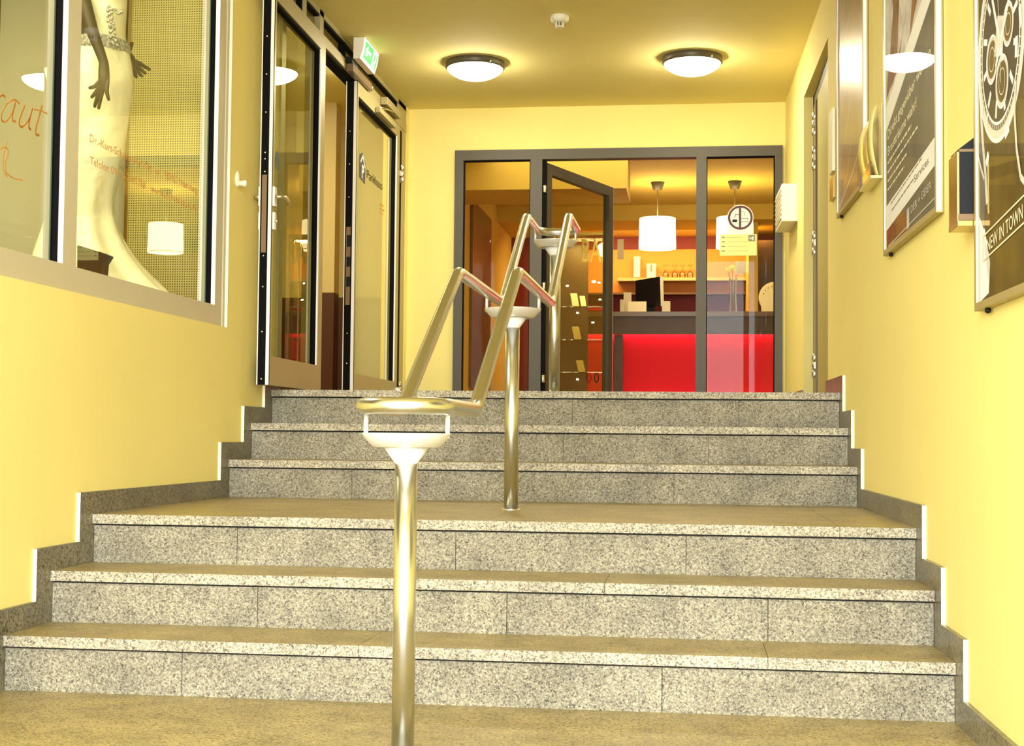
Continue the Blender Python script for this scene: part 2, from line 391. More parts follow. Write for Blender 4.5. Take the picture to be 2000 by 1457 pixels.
mb.hexa([(RX(y0), y0, UF), (rx(y0), y0, UF), (rx(y1), y1, UF), (RX(y1), y1, UF), (RX(y0), y0, UF+.075), (rx(y0), y0, UF+.075), (rx(y1), y1, UF+.075), (RX(y1), y1, UF+.075)], 'granite_skirting')
mb.box((-2.03, YB-.013, UF), (FX0, YB, UF+.07), 'granite_skirting'); struct(mb.build('baseboard_back'))

# ================================================================ STAIRCASE
st = thing('staircase', (-.67, YN[0], 0), 'speckled grey granite staircase of two flights with a landing, filling the hall', 'stairs')
joints_r = [[355, 1293], [503, 990, 1500], [463, 890, 1340], [687, 1316], [1100, 1384], [1118, 1443]]
jy = [1330, 1190, 1075, 960, 880, 800]
joints_t = [[700, 1500], [300, 1180], [320, 950, 1640], [560, 1400], [810, 1040, 1560], [690, 1080]]
jt = [1270, 1140, 1025, 910, 835, 768]
for i in range(6):
    y = YN[i]+NS; z0 = i*H; z1 = (i+1)*H-TT
    xs = [LX(y)]+[onY(px, jy[i], y).x for px in joints_r[i]]+[RX(y)]
    mb = MB()
    for a, b in zip(xs, xs[1:]): mb.box((a+.001, y, z0), (b-.001, y+.03, z1-.007), 'granite_rough')
    mb.box((xs[0], y+.009, z0), (xs[-1], y+.035, z1), 'joint_dark')  # slab joints, plus a dark gap standing in for the nosing's shadow
    mb.build('riser', st)
for i in range(6):
    y = YN[i]; z = (i+1)*H; ye = YN[i+1]+NS+.01 if i < 5 else YN[5]+.30
    xs = [LX(y)]+[onY(px, jt[i], y).x for px in joints_t[i]]+[RX(y)]
    xe = [LX(ye)]+[x for x in xs[1:-1]]+[RX(ye)]
    mb = MB()
    for k in range(len(xs)-1):
        a, b, c, d = xs[k]+.0008, xs[k+1]-.0008, xe[k+1]-.0008, xe[k]+.0008
        P = [(a, y, z-TT), (b, y, z-TT), (c, ye, z-TT), (d, ye, z-TT), (a, y, z), (b, y, z), (c, ye, z), (d, ye, z)]
        mb.add(P, [(0, 3, 2, 1), (4, 5, 6, 7), (1, 2, 6, 5), (2, 3, 7, 6), (3, 0, 4, 7)], 'granite_tread')
        mb.add(P, [(0, 1, 5, 4)], 'granite_nosing')
    mb.box((xs[0]+.003, y+.004, z-TT+.002), (xs[-1]-.02, ye-.002, z-.002), 'joint_dark')
    mb.build('landing_slab' if i == 2 else 'tread', st)

# ================================================================ HANDRAIL
XC = -.6925; SP = .101; RR = .0205
rl = thing('handrail', (XC, 3.40, 0), 'twin brushed steel handrail tube climbing up the middle of the stairs', 'handrail')
def rounded(pts, rad, n=6):
    out = [Vector(pts[0])]
    for a, b, c in zip(pts, pts[1:], pts[2:]):
        a, b, c = Vector(a), Vector(b), Vector(c); d1 = (a-b).normalized(); d2 = (c-b).normalized()
        p, q = b+d1*rad, b+d2*rad
        for k in range(n+1):
            t = k/n; out.append(p*(1-t)**2+b*2*t*(1-t)+q*t*t)
    out.append(Vector(pts[-1])); return out
Z1, Z2, Z3 = .847, 1.330, 1.820
YL0, YL1 = 3.39, 7.12
side = [(YL0, Z1), (3.83, Z1), (4.735, Z2), (5.87, Z2), (6.68, Z3), (YL1, Z3)]
pr = rounded([(XC+SP, y, z) for y, z in side], .045)
arc_f = [Vector((XC+SP*math.cos(-PI*t/16), YL0+.9*SP*math.sin(-PI*t/16), Z1)) for t in range(1, 16)]
arc_b = [Vector((XC+SP*math.cos(PI*t/16), YL1+.9*SP*math.sin(PI*t/16), Z3)) for t in range(1, 16)]
pl = [Vector((2*XC-p.x, p.y, p.z)) for p in pr]
loop = pr+arc_b+pl[::-1]+arc_f[::-1]
MB().tube(loop, RR, 'steel_brushed', 28, closed=True).build('rail', rl)
for py_, zb, zt in ((3.40, 0, Z1), (5.41, 3*H, Z2), (7.07, UF, Z3)):
    zs = zt-.065
    r = .0275
    MB().lathe((XC, py_, 0), [(r, zb), (r, zs-.072)], 'steel_brushed', 48).build('post', rl)
    MB().lathe((XC, py_, zs-.072), [(r-.001, -.004), (r+.0005, 0), (.055, .037)], 'white_cone', 48).build('cone', rl)
    MB().lathe((XC, py_, zs), [(.04, -.034), (.078, -.0345), (.083, -.033), (.099, -.016), (.1085, -.003), (.109, 0), (.104, -.002), (.085, -.02), (.001, -.022)], 'steel_bright', 64).build('saucer', rl)
    for s in (-1, 1):
        MB().tube([(XC+s*SP, py_, zs-.012), (XC+s*SP, py_, zt-RR-.012), (XC+s*SP, py_+.002, zt-RR+.003)], .0058, 'steel_bright', 12).build('pin', rl)
    MB().lathe((XC, py_, zb), [(.040, 0), (.040, .003), (.036, .005), (r, .005)], 'steel_brushed', 32, cap=False).build('base_collar', rl)

# ================================================================ CEILING FITTINGS
def dome(px, py, label):
    c = onZ(px, py, CE)
    t = thing('ceiling_lamp', (c.x, c.y, CE-.001), label, 'lamp', 'round ceiling lamps')
    R_ = .175
    MB().lathe((c.x, c.y, CE), [(R_+.008, 0), (R_+.010, -.012), (R_+.010, -.035), (R_+.002, -.042), (R_-.01, -.042)], 'lamp_ring', 64, cap=False).lathe((c.x, c.y, CE), [(R_, -.001), (R_, -.004)], 'lamp_ring', 48).build('ring', t)
    prof = [(R_-.002, -.038), (R_-.004, -.046), (R_*.93, -.060), (R_*.78, -.078), (R_*.6, -.093), (R_*.4, -.103), (R_*.2, -.108), (.001, -.110)]
    MB().lathe((c.x, c.y, CE), prof, 'lamp_glass', 64, cap=False).build('glass_dome', t)
    for a in (1.2, 3.3, 5.4):
        x, y = c.x+(R_+.012)*math.cos(a), c.y+(R_+.012)*math.sin(a)
        MB().sphere((x, y, CE-.03), .006, 'hinge_steel', n=8).build('screw', t)
dome(928, 122, 'round white ceiling lamp with dark ring, left one over the upper landing')
dome(1352, 112, 'round white ceiling lamp with dark ring, right one nearer the posters')
c = onZ(1093, 30, CE)
t = thing('smoke_detector', (c.x, c.y, CE-.001), 'small cream smoke detector on the ceiling between the two lamps', 'smoke detector')
MB().lathe((c.x, c.y, CE), [(.045, 0), (.052, -.006), (.052, -.022), (.046, -.034), (.030, -.042)], 'white_paint', 40).build('base', t)
mb = MB().lathe((c.x, c.y, CE), [(.024, -.062), (.026, -.066), (.012, -.069), (.001, -.069)], 'white_paint', 32, cap=False)
for k in range(8):
    a = k*PI/4; mb.box((c.x+.022*math.cos(a)-.002, c.y+.022*math.sin(a)-.002, CE-.064), (c.x+.022*math.cos(a)+.002, c.y+.022*math.sin(a)+.002, CE-.040), 'white_paint')
mb.lathe((c.x, c.y, CE), [(.012, -.064), (.012, -.04)], 'ink_grey', 16); mb.build('sensor_cage', t)

# ================================================================ SHOP WINDOW (left wall)
XG = LX(4.6)-.050
wn = MB()
def lb(mb, y0, y1, z0, z1, d0, d1, m):      # box along the left wall; d = distance behind wall plane
    mb.hexa([(lx(y0)-d1, y0, z0), (lx(y0)-d0, y0, z0), (lx(y1)-d0, y1, z0), (lx(y1)-d1, y1, z0), (lx(y0)-d1, y0, z1), (lx(y0)-d0, y0, z1), (lx(y1)-d0, y1, z1), (lx(y1)-d1, y1, z1)], m)
FD = .018
lb(wn, WY0, WY1-.002, WZ0+.001, 1.335, FD, .09, 'window_grey_sill')
lb(wn, WY0, WY1, 2.90, WZ1, FD, .09, 'window_grey_sill'); lb(wn, WY0, WY0+.06, 1.335, 2.90, FD, .09, 'window_grey_sill')
MY0, MY1 = 4.475, 4.575
lb(wn, MY0+.001, MY1, 1.335, 2.90, FD, .09, 'window_grey_sill')
lb(wn, 5.965, WY1-.03, 1.335, 2.90, FD, .09, 'window_grey_sill')
lb(wn, WY1-.03, WY1-.002, WZ0+.002, 2.97, .012, .09, 'window_grey_sill')
# end faces of the bars and plaster reveal facing the street, daylight painted in pale
for yy in (MY0, 5.965):
    lb(wn, yy-.0015, yy+.001, 1.336, 2.90, FD, FD+.018, 'aluminium_pale')
    lb(wn, yy-.001, yy+.0008, 1.336, 2.90, FD+.018, FD+.045, 'gasket')
wno = struct(wn.build('window_1'))
mb = MB(); lb(mb, WY1-.0015, WY1-.0005, WZ0, WZ1, -.0, .012, 'cream_daylit_edge'); mb.build('window_reveal', wno)
for a, b in ((WY0+.06, MY0), (MY1, 5.965)):
    g = MB()
    g.add([(lx(a)-.058, a, 1.33), (lx(b)-.058, b, 1.33), (lx(b)-.058, b, 2.90), (lx(a)-.058, a, 2.90)], [(0, 1, 2, 3)], 'glass_clear')
    g.add([(lx(b)-.058, b-.022, 1.336), (lx(b)-.053, b-.022, 1.336), (lx(b)-.053, b-.022, 2.90), (lx(b)-.058, b-.022, 2.90)], [(0, 1, 2, 3)], 'sticker_green')
    go = g.build('window_pane', wno)
# lettering on the panes
mb = MB(); ux = (.0055, 1, 0); uz = (0, 0, 1)
mb.text('Dr.-Kurt-Schumacher-Str. 16    90402 Nürnberg', (lx(4.745)-.056, 4.745, 1.800), ux, uz, .030, 'orange_letters', 1.085)
mb.text('Telefon 09 11-2149703    www.optimist-braut.de', (lx(4.75)-.056, 4.75, 1.722), ux, uz, .030, 'orange_letters', 1.07)
def Lp(pts):
    out = []; P = [pts[0]]+list(pts)+[pts[-1]]
    for a, b, c, d in zip(P, P[1:], P[2:], P[3:]):
        for k in range(6):
            t = k/6; f = lambda i: .5*(2*b[i]+(c[i]-a[i])*t+(2*a[i]-5*b[i]+4*c[i]-d[i])*t*t+(3*b[i]-a[i]-3*c[i]+d[i])*t**3)
            out.append(onL(f(0), f(1), -.0705))
    return out+[onL(pts[-1][0], pts[-1][1], -.0705)]
nL = (1, -.0055, 0)
for pts, w in ([[(-22, 250), (-14, 222), (-9, 195)], .010], [[(-16, 225), (-6, 196), (4, 186), (10, 190)], .007], [[(38, 203), (28, 195), (14, 202), (4, 220), (3, 235), (12, 237), (22, 222), (30, 202)], .006], [[(30, 200), (25, 220), (24, 234), (30, 238)], .008],
               [[(48, 206), (41, 224), (37, 240), (42, 248), (52, 240), (59, 226), (63, 212)], .008], [[(63, 212), (58, 232), (56, 248), (60, 253)], .008], [[(82, 206), (76, 228), (70, 250), (70, 262), (76, 264)], .009], [[(66, 214), (78, 216), (92, 222)], .005],
               [[(-12, 308), (0, 292), (12, 288), (16, 300), (10, 318), (12, 336), (26, 348), (44, 352)], .004], [[(14, 278), (8, 300), (6, 330), (14, 345)], .004]):
    mb.strip(Lp(pts), w, .0008, 'orange_letters', nL)
mb.build('lettering', wno)
# ---- showcase interior
SH = 1.325
mb = MB().box((-3.4, 2.4, SH-.05), (lx(5)-.095, 6.5, SH), 'brown_wood'); sf = struct(mb.build('floor'))
struct(MB().box((-3.4, 2.4, 3.03), (-2.2, 6.5, 3.08), 'showcase_wall').build('ceiling'))
struct(MB().box((-3.45, 2.3, SH), (-3.4, 6.6, 3.03), 'showcase_wall').box((-3.4, 2.3, SH), (-2.16, 2.38, 3.03), 'showcase_wall').box((-3.4, 6.45, SH), (-2.16, 6.5, 3.03), 'showcase_wall').build('wall_showcase'))
pf = thing('perforated_panel', (-2.3, 6.2, SH), 'tall yellow perforated metal panel at the end of the shop window', 'panel')
MB().box((-2.576, 6.20, SH), (-2.15, 6.215, 3.02), 'perforated_sheet').build('sheet', pf)
MB().box((-2.588, 6.185, SH), (-2.576, 6.225, 3.02), 'brass').build('edge_strip', pf)
tag(MB().box((-3.3, 6.36, SH), (-2.60, 6.40, 3.0), 'clear_plastic').build('back_panel'), 'plain olive panel beside the perforated panel in the shop window', 'panel')

# ---- bridal mannequin
DY = 5.45
def dp(px, py, y=DY): return onY(px, py, y)
mq = thing('mannequin', (dp(165, 500).x, DY, SH), 'dark mannequin in a long cream wedding dress behind the shop window', 'mannequin')
def skin(name, verts, edges, radii, m, parent, sub=2, root=0):
    me = bpy.data.meshes.new(name); off = Vector((0, 0, 0)); p = parent
    while p is not None: off += p.location; p = p.parent
    me.from_pydata([tuple(Vector(v)-off) for v in verts], edges, [])
    me.materials.append(MATS[m]); o = bpy.data.objects.new(name, me); COL.objects.link(o); o.parent = parent
    sk = o.modifiers.new('skin', 'SKIN'); sk.use_smooth_shade = True
    for i, d in enumerate(me.skin_vertices[0].data): d.radius = (radii[i], radii[i]) if not isinstance(radii[i], tuple) else radii[i]; d.use_root = (i == root)
    su = o.modifiers.new('sub', 'SUBSURF'); su.levels = sub; su.render_levels = sub
    return o
V = []; E = []; RD = []
def jn(p, r, parent=None):
    V.append(tuple(p)); RD.append(r)
    if parent is not None: E.append((parent, len(V)-1))
    return len(V)-1
hip = jn(dp(170, 150), (.11, .075)); wst = jn(dp(190, 60), (.085, .065), hip); che = jn(dp(195, -40), (.12, .08), wst)
nek = jn(dp(196, -135), (.05, .05), che); he1 = jn(dp(198, -170), (.045, .05), nek); he2 = jn(dp(200, -215), (.075, .09), he1); he3 = jn(dp(200, -250), (.06, .07), he2)
# arm towards the street
sh = jn(dp(120, -110, 5.40), .042, che); el = jn(dp(158, -15, 5.28), .034, sh); fa = jn(dp(180, 60, 5.22), .026, el); wr = jn(dp(203, 122, 5.20), .019, fa)
pa = jn(dp(203, 142, 5.19), (.026, .016), wr)
for tips in ([(196, 158), (184, 170), (172, 172)], [(198, 164), (186, 182), (177, 192)], [(199, 168), (190, 190), (184, 211)], [(202, 168), (197, 190), (192, 214)]):
    q = pa
    for k, (x, y) in enumerate(tips): q = jn(dp(x, y, 5.18-.004*k), (.0095, .0085, .0065)[k], q)
q = jn(dp(210, 155, 5.19), .010, pa); q = jn(dp(208, 178, 5.17), .009, q); jn(dp(213, 197, 5.16), .006, q)
# far arm
sh = jn(dp(246, -110, 5.5), .040, che); el = jn(dp(238, -10, 5.62), .032, sh); wr = jn(dp(241, 95, 5.64), .018, el); pa = jn(dp(255, 117, 5.60), (.024, .015), wr)
for tips in ([(268, 121), (281, 129), (294, 137)], [(267, 128), (277, 138), (286, 145)], [(264, 134), (272, 144), (279, 150)], [(259, 137), (263, 146), (268, 152)]):
    q = pa
    for k, (x, y) in enumerate(tips): q = jn(dp(x, y, 5.59-.004*k), (.0095, .0085, .0065)[k], q)
q = jn(dp(249, 104, 5.58), .012, pa); q = jn(dp(254, 94, 5.57), .010, q); jn(dp(259, 81, 5.56), .008, q)
skin('body', V, E, RD, 'bronze_skin', mq)
# dress: stacked, folded rings
prof = [(-70, 158, 236, .10), (-20, 160, 246, .105), (30, 170, 243, .095), (70, 176, 240, .085), (95, 160, 246, .10), (125, 128, 256, .12), (160, 108, 258, .13), (200, 108, 252, .125), (250, 112, 246, .12),
        (300, 114, 240, .12), (350, 110, 226, .125), (400, 100, 216, .13), (440, 92, 222, .15), (480, 82, 240, .18), (515, 74, 264, .21), (545, 66, 292, .24), (572, 56, 315, .26)]
vs = []; fs = []; n = 96
for j, (py, l, r, dy) in enumerate(prof):
    a, b = dp(l, py), dp(r, py); cx = (a.x+b.x)/2; hx = (b.x-a.x)/2; z = max(a.z, SH+.004); fl = min(1, max(0, (j-9)/7))
    for k in range(n):
        t = 2*PI*k/n; w = 1+(.018*math.sin(6*t+1.7*j)*(1 if 4 < j < 11 else 0))+fl*.09*math.sin(9*t+j*.25)+fl*.05*math.sin(5*t+1)+(.012*math.sin(j*2.1+3*t) if j > 5 else 0)
        vs.append((cx+hx*math.cos(t)*w, DY+dy*math.sin(t)*w, z))
for j in range(len(prof)-1):
    for k in range(n): fs.append((j*n+k, j*n+(k+1) % n, (j+1)*n+(k+1) % n, (j+1)*n+k))
dr = MB(); dr.add(vs, fs, 'satin_white', True); dress = dr.build('dress', mq, subsurf=1)
mb = MB()
def ring_at(py, l, r, dy, z0, z1, m):
    a, b = dp(l, py), dp(r, py); cx = (a.x+b.x)/2; hx = (b.x-a.x)/2+.006; vv = []
    for q, z in enumerate((z0, (z0+z1)/2, z1)):
        for k in range(64):
            t = 2*PI*k/64; e = .004 if q == 1 else 0; vv.append((cx+(hx+e)*math.cos(t), DY+(dy+.008+e)*math.sin(t), a.z+z+.010*math.cos(t+2)))
    mb.add(vv, [(j*64+k, j*64+(k+1) % 64, (j+1)*64+(k+1) % 64, (j+1)*64+k) for j in range(2) for k in range(64)], m, True)
ring_at(98, 158, 247, .100, -.022, .028, 'lace_silver'); mb.build('beaded_belt', dress)
mb = MB()
for k in range(26):
    t = k/25; px = 212+12*t+5*math.sin(k*1.9); py = 12+80*t
    p = dp(px, py, 5.345+.004*math.sin(k)); mb.sphere(p, .0065, 'lace_silver', n=6)
for k in range(12):
    p = dp(212+k*2.4, 14+k*1.2+3*math.sin(k), 5.345); mb.sphere(p, .006, 'lace_silver', n=6)
mb.build('beaded_seam', dress)
# sash knot behind the hip
mb = MB(); P = [dp(*q) for q in ((84, 132, 5.50), (108, 128, 5.50), (112, 165, 5.50), (104, 190, 5.50), (92, 165, 5.50))]
mb.prism(P, (0, .02, 0), 'satin_white'); mb.build('sash', dress, bevel=.006)
tag(MB().prism([dp(150, 478, 5.12), dp(196, 492, 5.12), dp(213, 499, 5.12), dp(203, 515, 5.12), Vector((dp(200, 545, 5.12).x, 5.12, SH+.002)), Vector((dp(150, 545, 5.12).x, 5.12, SH+.002))], (0, .05, 0), 'black').build('shoe_block', bevel=.004), 'small black block at the hem of the wedding dress', 'display block')
# ---- small door stop on the left wall
c = onL(462, 350, -.01)
t = thing('door_stop', (c.x, c.y, c.z), 'small white door stop on the yellow wall beside the open glass door', 'door stop')
MB().sphere((c.x+.004, c.y, c.z), .036, 'white_paint', (.28, .55, 1)).build('plate', t)
MB().lathe((c.x, c.y, c.z-.02), [(.012, 0), (.012, .03), (.015, .034), (.015, .044), (.001, .048)], 'white_paint', 20, axis='x').build('buffer', t)

# ================================================================ GLASS DOOR FRONT (left, upper level)
XF = -2.040       # front face of the fixed frame
fr = thing('door_front', (XF, 8.3, UF), 'fixed aluminium frame with dark transom panes above the left glass doors', 'door frame')
mb = MB()
FB = .08
for a, b in ((WE+.001, WE+.07), (7.50, 7.58), (9.60, 9.85)):
    mb.box((XF-FB, a, UF+.001), (XF, b, CE-.002), 'aluminium')
mb.box((XF-FB, 7.16, 2.975), (XF, 7.23, CE-.002), 'aluminium')
mb.box((XF-FB, WE+.001, 2.922), (XF+.004, 9.85, 2.980), 'aluminium')
mb.box((XF-FB, WE+.001, 3.075), (XF, 9.85, CE-.002), 'aluminium')
mb.box((XF-FB, WE+.001, 2.908), (XF-.01, 9.85, 2.922), 'gasket')
mb.build('frame', fr)
mb = MB()
for a, b in ((WE+.07, 7.16), (7.23, 8.05), (8.08, 9.56)):
    for q in ((a, a+.012, 2.980, 3.075), (b-.012, b, 2.980, 3.075), (a, b, 3.063, 3.075)):
        mb.box((XF-.035, q[0], q[2]), (XF-.004, q[1], q[3]), 'gasket')
mb.box((XF-.02, 8.05, 2.980), (XF, 8.08, 3.075), 'gasket')
mb.box((XF-.03, 9.64, UF+.01), (XF+.0015, 9.71, 2.90), 'gasket')
mb.build('gasket', fr)
MB().add([(XF-.03, WE+.07, 2.980), (XF-.03, 9.56, 2.980), (XF-.03, 9.56, 3.075), (XF-.03, WE+.07, 3.075)], [(0, 1, 2, 3)], 'glass_door').build('transom_pane', fr)
MB().add([(XF-.04, WE+.07, UF+.01), (XF-.04, 7.50, UF+.01), (XF-.04, 7.50, 2.91), (XF-.04, WE+.07, 2.91)], [(0, 1, 2, 3)], 'glass_door').build('side_pane', fr)

def leaf(name, label, p_free, p_hinge, thick, zb, zt, free_near, extras):
    """glass door leaf; p_free/p_hinge = (x,y) of the face towards the hall"""
    a = Vector((p_free[0], p_free[1], 0)); b = Vector((p_hinge[0], p_hinge[1], 0)); d = (b-a); Ln = d.length; d.normalize(); nrm = Vector((d.y, -d.x, 0))
    t = thing(name, (b.x, b.y, zb), label, 'door', 'glass door leaves')
    def P(s, k, z): return a+d*s-nrm*k+Vector((0, 0, z))       # s along, k depth behind face
    def hb(mb, s0, s1, k0, k1, z0, z1, m):
        mb.hexa([P(s0, k0, z0), P(s1, k0, z0), P(s1, k1, z0), P(s0, k1, z0), P(s0, k0, z1), P(s1, k0, z1), P(s1, k1, z1), P(s0, k1, z1)], m)
    sw, br, tr, sf = .085, .135, .085, .030
    mb = MB()
    hb(mb, 0.0006, sf, 0, thick, zb, zt, 'aluminium'); hb(mb, Ln-sw, Ln, 0, thick, zb, zt, 'aluminium')
    hb(mb, sf, Ln-sw, 0, thick, zb, zb+br, 'aluminium'); hb(mb, sf, Ln-sw, 0, thick, zt-tr, zt, 'aluminium')
    mb.build('frame', t)
    # edge profile facing the street: pale / black / pale
    mb = MB(); e = -.002
    hb(mb, e, .0005, .002, thick*.30, zb, zt, 'aluminium_pale'); hb(mb, e*.8, .0005, thick*.30, thick*.92, zb, zt, 'gasket'); hb(mb, e, .0005, thick*.92, thick, zb, zt, 'aluminium_pale')
    hb(mb, e*1.2, .0004, -.001, .002, zb, zt, 'gasket')
    mb.build('edge_profile', t)
    mb = MB()
    hb(mb, Ln-sw-.012, Ln-sw-.0005, .008, .038, zb+br, zt-tr, 'gasket'); hb(mb, sf, Ln-sw, .008, .038, zt-tr-.014, zt-tr, 'gasket'); hb(mb, Ln-sw-.014, Ln-sw-.0008, .0, .008, zb+br, zt-tr, 'aluminium_pale')
    mb.build('gasket', t)
    g = MB(); g.add([P(sf, .03, zb+br), P(Ln-sw, .03, zb+br), P(Ln-sw, .03, zt-tr), P(sf, .03, zt-tr)], [(0, 1, 2, 3)], 'glass_door'); pane = g.build('pane', t)
    # lock strip with screws
    lk = MB(); hb(lk, -.0045, 0, thick*.42, thick*.80, *extras['lock'], 'brass_dull'); lko = lk.build('lock_plate', t)
    for z in extras['screws']:
        q = MB(); c0 = P(-.004, thick*.6, z); q.sphere(c0, .0042, 'hinge_steel', (1, .6, 1), 8); q.build('screw', t)
    return t, P, hb, pane, Ln, d, nrm
# open leaf lying back along the wall
t1, P, hb, pane, Ln, d, nrm = leaf('glass_door', 'open glass door leaf with lever handle, folded back against the left wall', (-1.957, 6.40), (-1.972, 7.38), .060, 1.003, 2.905, True,
    {'lock': (1.62, 1.985), 'screws': [1.03, 1.25, 1.46, 1.605, 2.0, 2.06, 2.09, 2.28, 2.46, 2.64]})
def lever(P, hb, z, t, sgn, s0):
    k = 0 if sgn > 0 else .060
    out = lambda q: k-sgn*q*(1 if sgn > 0 else .62)
    m = MB(); c = P(s0, out(0), z)
    pts = [P(s0, out(0), z), P(s0, out(.034), z), P(s0+.005, out(.040), z), P(s0+.05, out(.043), z+.003), P(s0+.10, out(.042), z-.006), P(s0+.125, out(.034), z-.014)]
    m.tube(pts, [.010, .010, .011, .010, .009, .008], 'hinge_steel', 14)
    hd = m.build('handle', t)
    r = MB(); hb(r, s0-.018, s0+.018, out(0), out(.011), z-.045, z+.045, 'aluminium_pale'); r.build('rosette', hd)
    r = MB(); hb(r, s0-.014, s0+.014, out(0), out(.011), z-.155, z-.075, 'aluminium_pale'); r.tube([P(s0, out(.01), z-.115), P(s0, out(.018), z-.115)], .008, 'hinge_steel', 12); r.build('lock_cylinder', hd)
lever(P, hb, 1.885, t1, 1, .022); lever(P, hb, 1.885, t1, -1, .022)
m = MB(); c = P(.175, .028, 2.085)
vs = [c+d*.045*math.cos(2*PI*k/32)+Vector((0, 0, .045*math.sin(2*PI*k/32))) for k in range(32)]
m.add(vs, [tuple(range(32))], 'sticker_green'); m.build('round_sticker', pane)
# nearly closed leaf
t2, P, hb, pane, Ln, d, nrm = leaf('glass_door', 'nearly closed glass door leaf with the parking sign, at the far left', (-2.018, 8.30), (-2.022, 9.57), .070, 1.003, 2.905, True,
    {'lock': (1.55, 2.02), 'screws': [1.20, 1.38, 2.2, 2.4, 2.6]})
m = MB(); hb(m, -.006, 0, .028, .052, 1.66, 1.72, 'black'); hb(m, -.006, 0, .028, .052, 1.78, 1.84, 'black'); hb(m, -.006, 0, .028, .052, 1.90, 1.97, 'black'); m.build('latch', t2)
def mark_pane(P, pane):
    m = MB(); z0 = 2.36; s0 = .205
    up = Vector((0, 0, 1)); q = lambda s, z, e=.028: P(s, e, z)
    m.add([q(s0, z0), q(s0+.15, z0-.02), q(s0+.15, z0+.115), q(s0+.075, z0+.165), q(s0, z0+.14)], [(0, 1, 2, 3, 4)], 'navy')
    m.strip([q(s0+.02, z0+.100, .027), q(s0+.075, z0+.145, .027), q(s0+.13, z0+.085, .027)], .014, .0005, 'white_paint', nrm)
    m.text('P', q(s0+.045, z0+.005, .026), d, up, .085, 'white_paint', .055, bold=.02)
    m.text('Parkhaus', q(s0+.20, z0+.03, .028), d, up, .058, 'black', .45)
    m.build('parking_sign', pane)
    m = MB()
    for z_, w_ in ((2.29, .10), (2.262, .12), (2.234, .08)): m.strip([q(.80, z_, .028), q(.80+w_, z_, .028)], .008, .0004, 'orange_letters', nrm)
    m.build('small_lettering', pane)
mark_pane(P, pane)
def hinge(mb, x, y, z, m='hinge_steel'):
    for k in range(3):
        mb.lathe((x, y, z+k*.042), [(.0095, 0), (.0115, .002), (.0115, .036), (.0095, .038)], m, 20)
    mb.box((x-.02, y-.03, z+.042), (x-.002, y-.004, z+.08), m); mb.box((x-.02, y+.004, z), (x-.002, y+.03, z+.038), m)
for z in (1.02, 2.52):
    m = MB(); hinge(m, -2.008, 9.60, z); m.build('hinge', t2)
# ---- door closer on the header
cl = thing('door_closer', (-2.0, 9.2, 2.87), 'grey door closer on the header above the leaf with the parking sign', 'door closer')
MB().box((XF+.005, 9.0, 2.926), (XF+.052, 9.44, 2.976), 'aluminium').build('body', cl, bevel=.003)
MB().box((-2.0155, 8.78, 2.825), (-1.985, 9.26, 2.858), 'aluminium').build('arm_rail', cl, bevel=.002)
MB().tube([(-1.995, 9.2, 2.925), (-1.985, 8.95, 2.885), (-1.995, 8.80, 2.86)], .006, 'hinge_steel', 10).build('arm', cl)
cl = thing('door_closer', (-2.0, 8.2, 2.88), 'grey door closer with round end cap under the exit sign', 'door closer')
MB().box((XF+.005, 8.08, 2.909), (XF+.048, 8.56, 2.955), 'brown_panel').build('body', cl, bevel=.003)
MB().lathe((XF+.028, 8.56, 2.932), [(.024, 0), (.024, .035), (.018, .045), (.001, .05)], 'hinge_steel', 24, axis='y').build('end_cap', cl)
MB().box((XF+.005, 8.06, 2.956), (XF+.045, 8.20, 2.99), 'black').build('bracket', cl)

# ---- illuminated exit sign
ex = thing('exit_sign', (-1.97, 8.48, 2.96), 'green and white illuminated exit sign box above the left doors', 'exit sign')
ya, yb = 8.06, 8.43
topx, botx = -1.922, -1.948; zt, zb = 3.103, 2.978
def sec(y): return [Vector((-1.988, y, zb)), Vector((botx-.012, y, zb)), Vector((botx, y, zb)), Vector(((topx+botx)/2+.006, y, (zb+zt)/2)), Vector((topx, y, zt)), Vector((-1.988, y, zt))]
mb = MB(); A, Bq = sec(ya), sec(yb); n = 6
mb.add(A+Bq, [tuple(range(n)), tuple(range(n, 2*n))[::-1]]+[(i, i+n, (i+1) % n+n, (i+1) % n) for i in range(n)], 'sign_housing'); mb.build('housing', ex)
def face(s, tt, e=.002):       # s 0..1 along y, tt 0..1 upwards on the bulged face
    x = botx+(topx-botx)*tt+.006*math.sin(PI*tt); return Vector((x+e, ya+(yb-ya)*s, zb+(zt-zb)*tt-e*.2))
def quad(mb, s0, s1, q0, q1, m, e):
    k = 8; vv = []
    for i in range(k+1):
        q = q0+(q1-q0)*i/k; vv += [face(s0, q, e), face(s1, q, e)]
    mb.add(vv, [(2*i, 2*i+1, 2*i+3, 2*i+2) for i in range(k)], m)
mb = MB(); quad(mb, 0, 1, 0, 1, 'white_sign', .001); quad(mb, .07, .93, .13, .90, 'green_sign', .002)
quad(mb, .62, .86, .17, .84, 'white_sign', .003)
fp = lambda L: [face(a, b, .0035) for a, b in L]
mb.add(fp([(.14, .55), (.26, .80), (.31, .74), (.24, .60), (.50, .60), (.50, .47), (.24, .47), (.31, .35), (.25, .29)]), [(0, 1, 2, 3, 4, 5, 6, 7, 8)], 'white_sign')
for L in ([(.72, .74), (.76, .74), (.76, .80), (.72, .80)], [(.70, .48), (.77, .46), (.78, .70), (.71, .71)], [(.63, .60), (.71, .66), (.71, .71), (.64, .65)], [(.77, .66), (.84, .56), (.85, .60), (.78, .71)], [(.70, .48), (.65, .26), (.69, .24), (.75, .46)], [(.74, .47), (.82, .36), (.80, .22), (.84, .22), (.86, .38), (.78, .50)]):
    mb.add([face(a, b, .0045) for a, b in L], [tuple(range(len(L)))], 'green_sign')
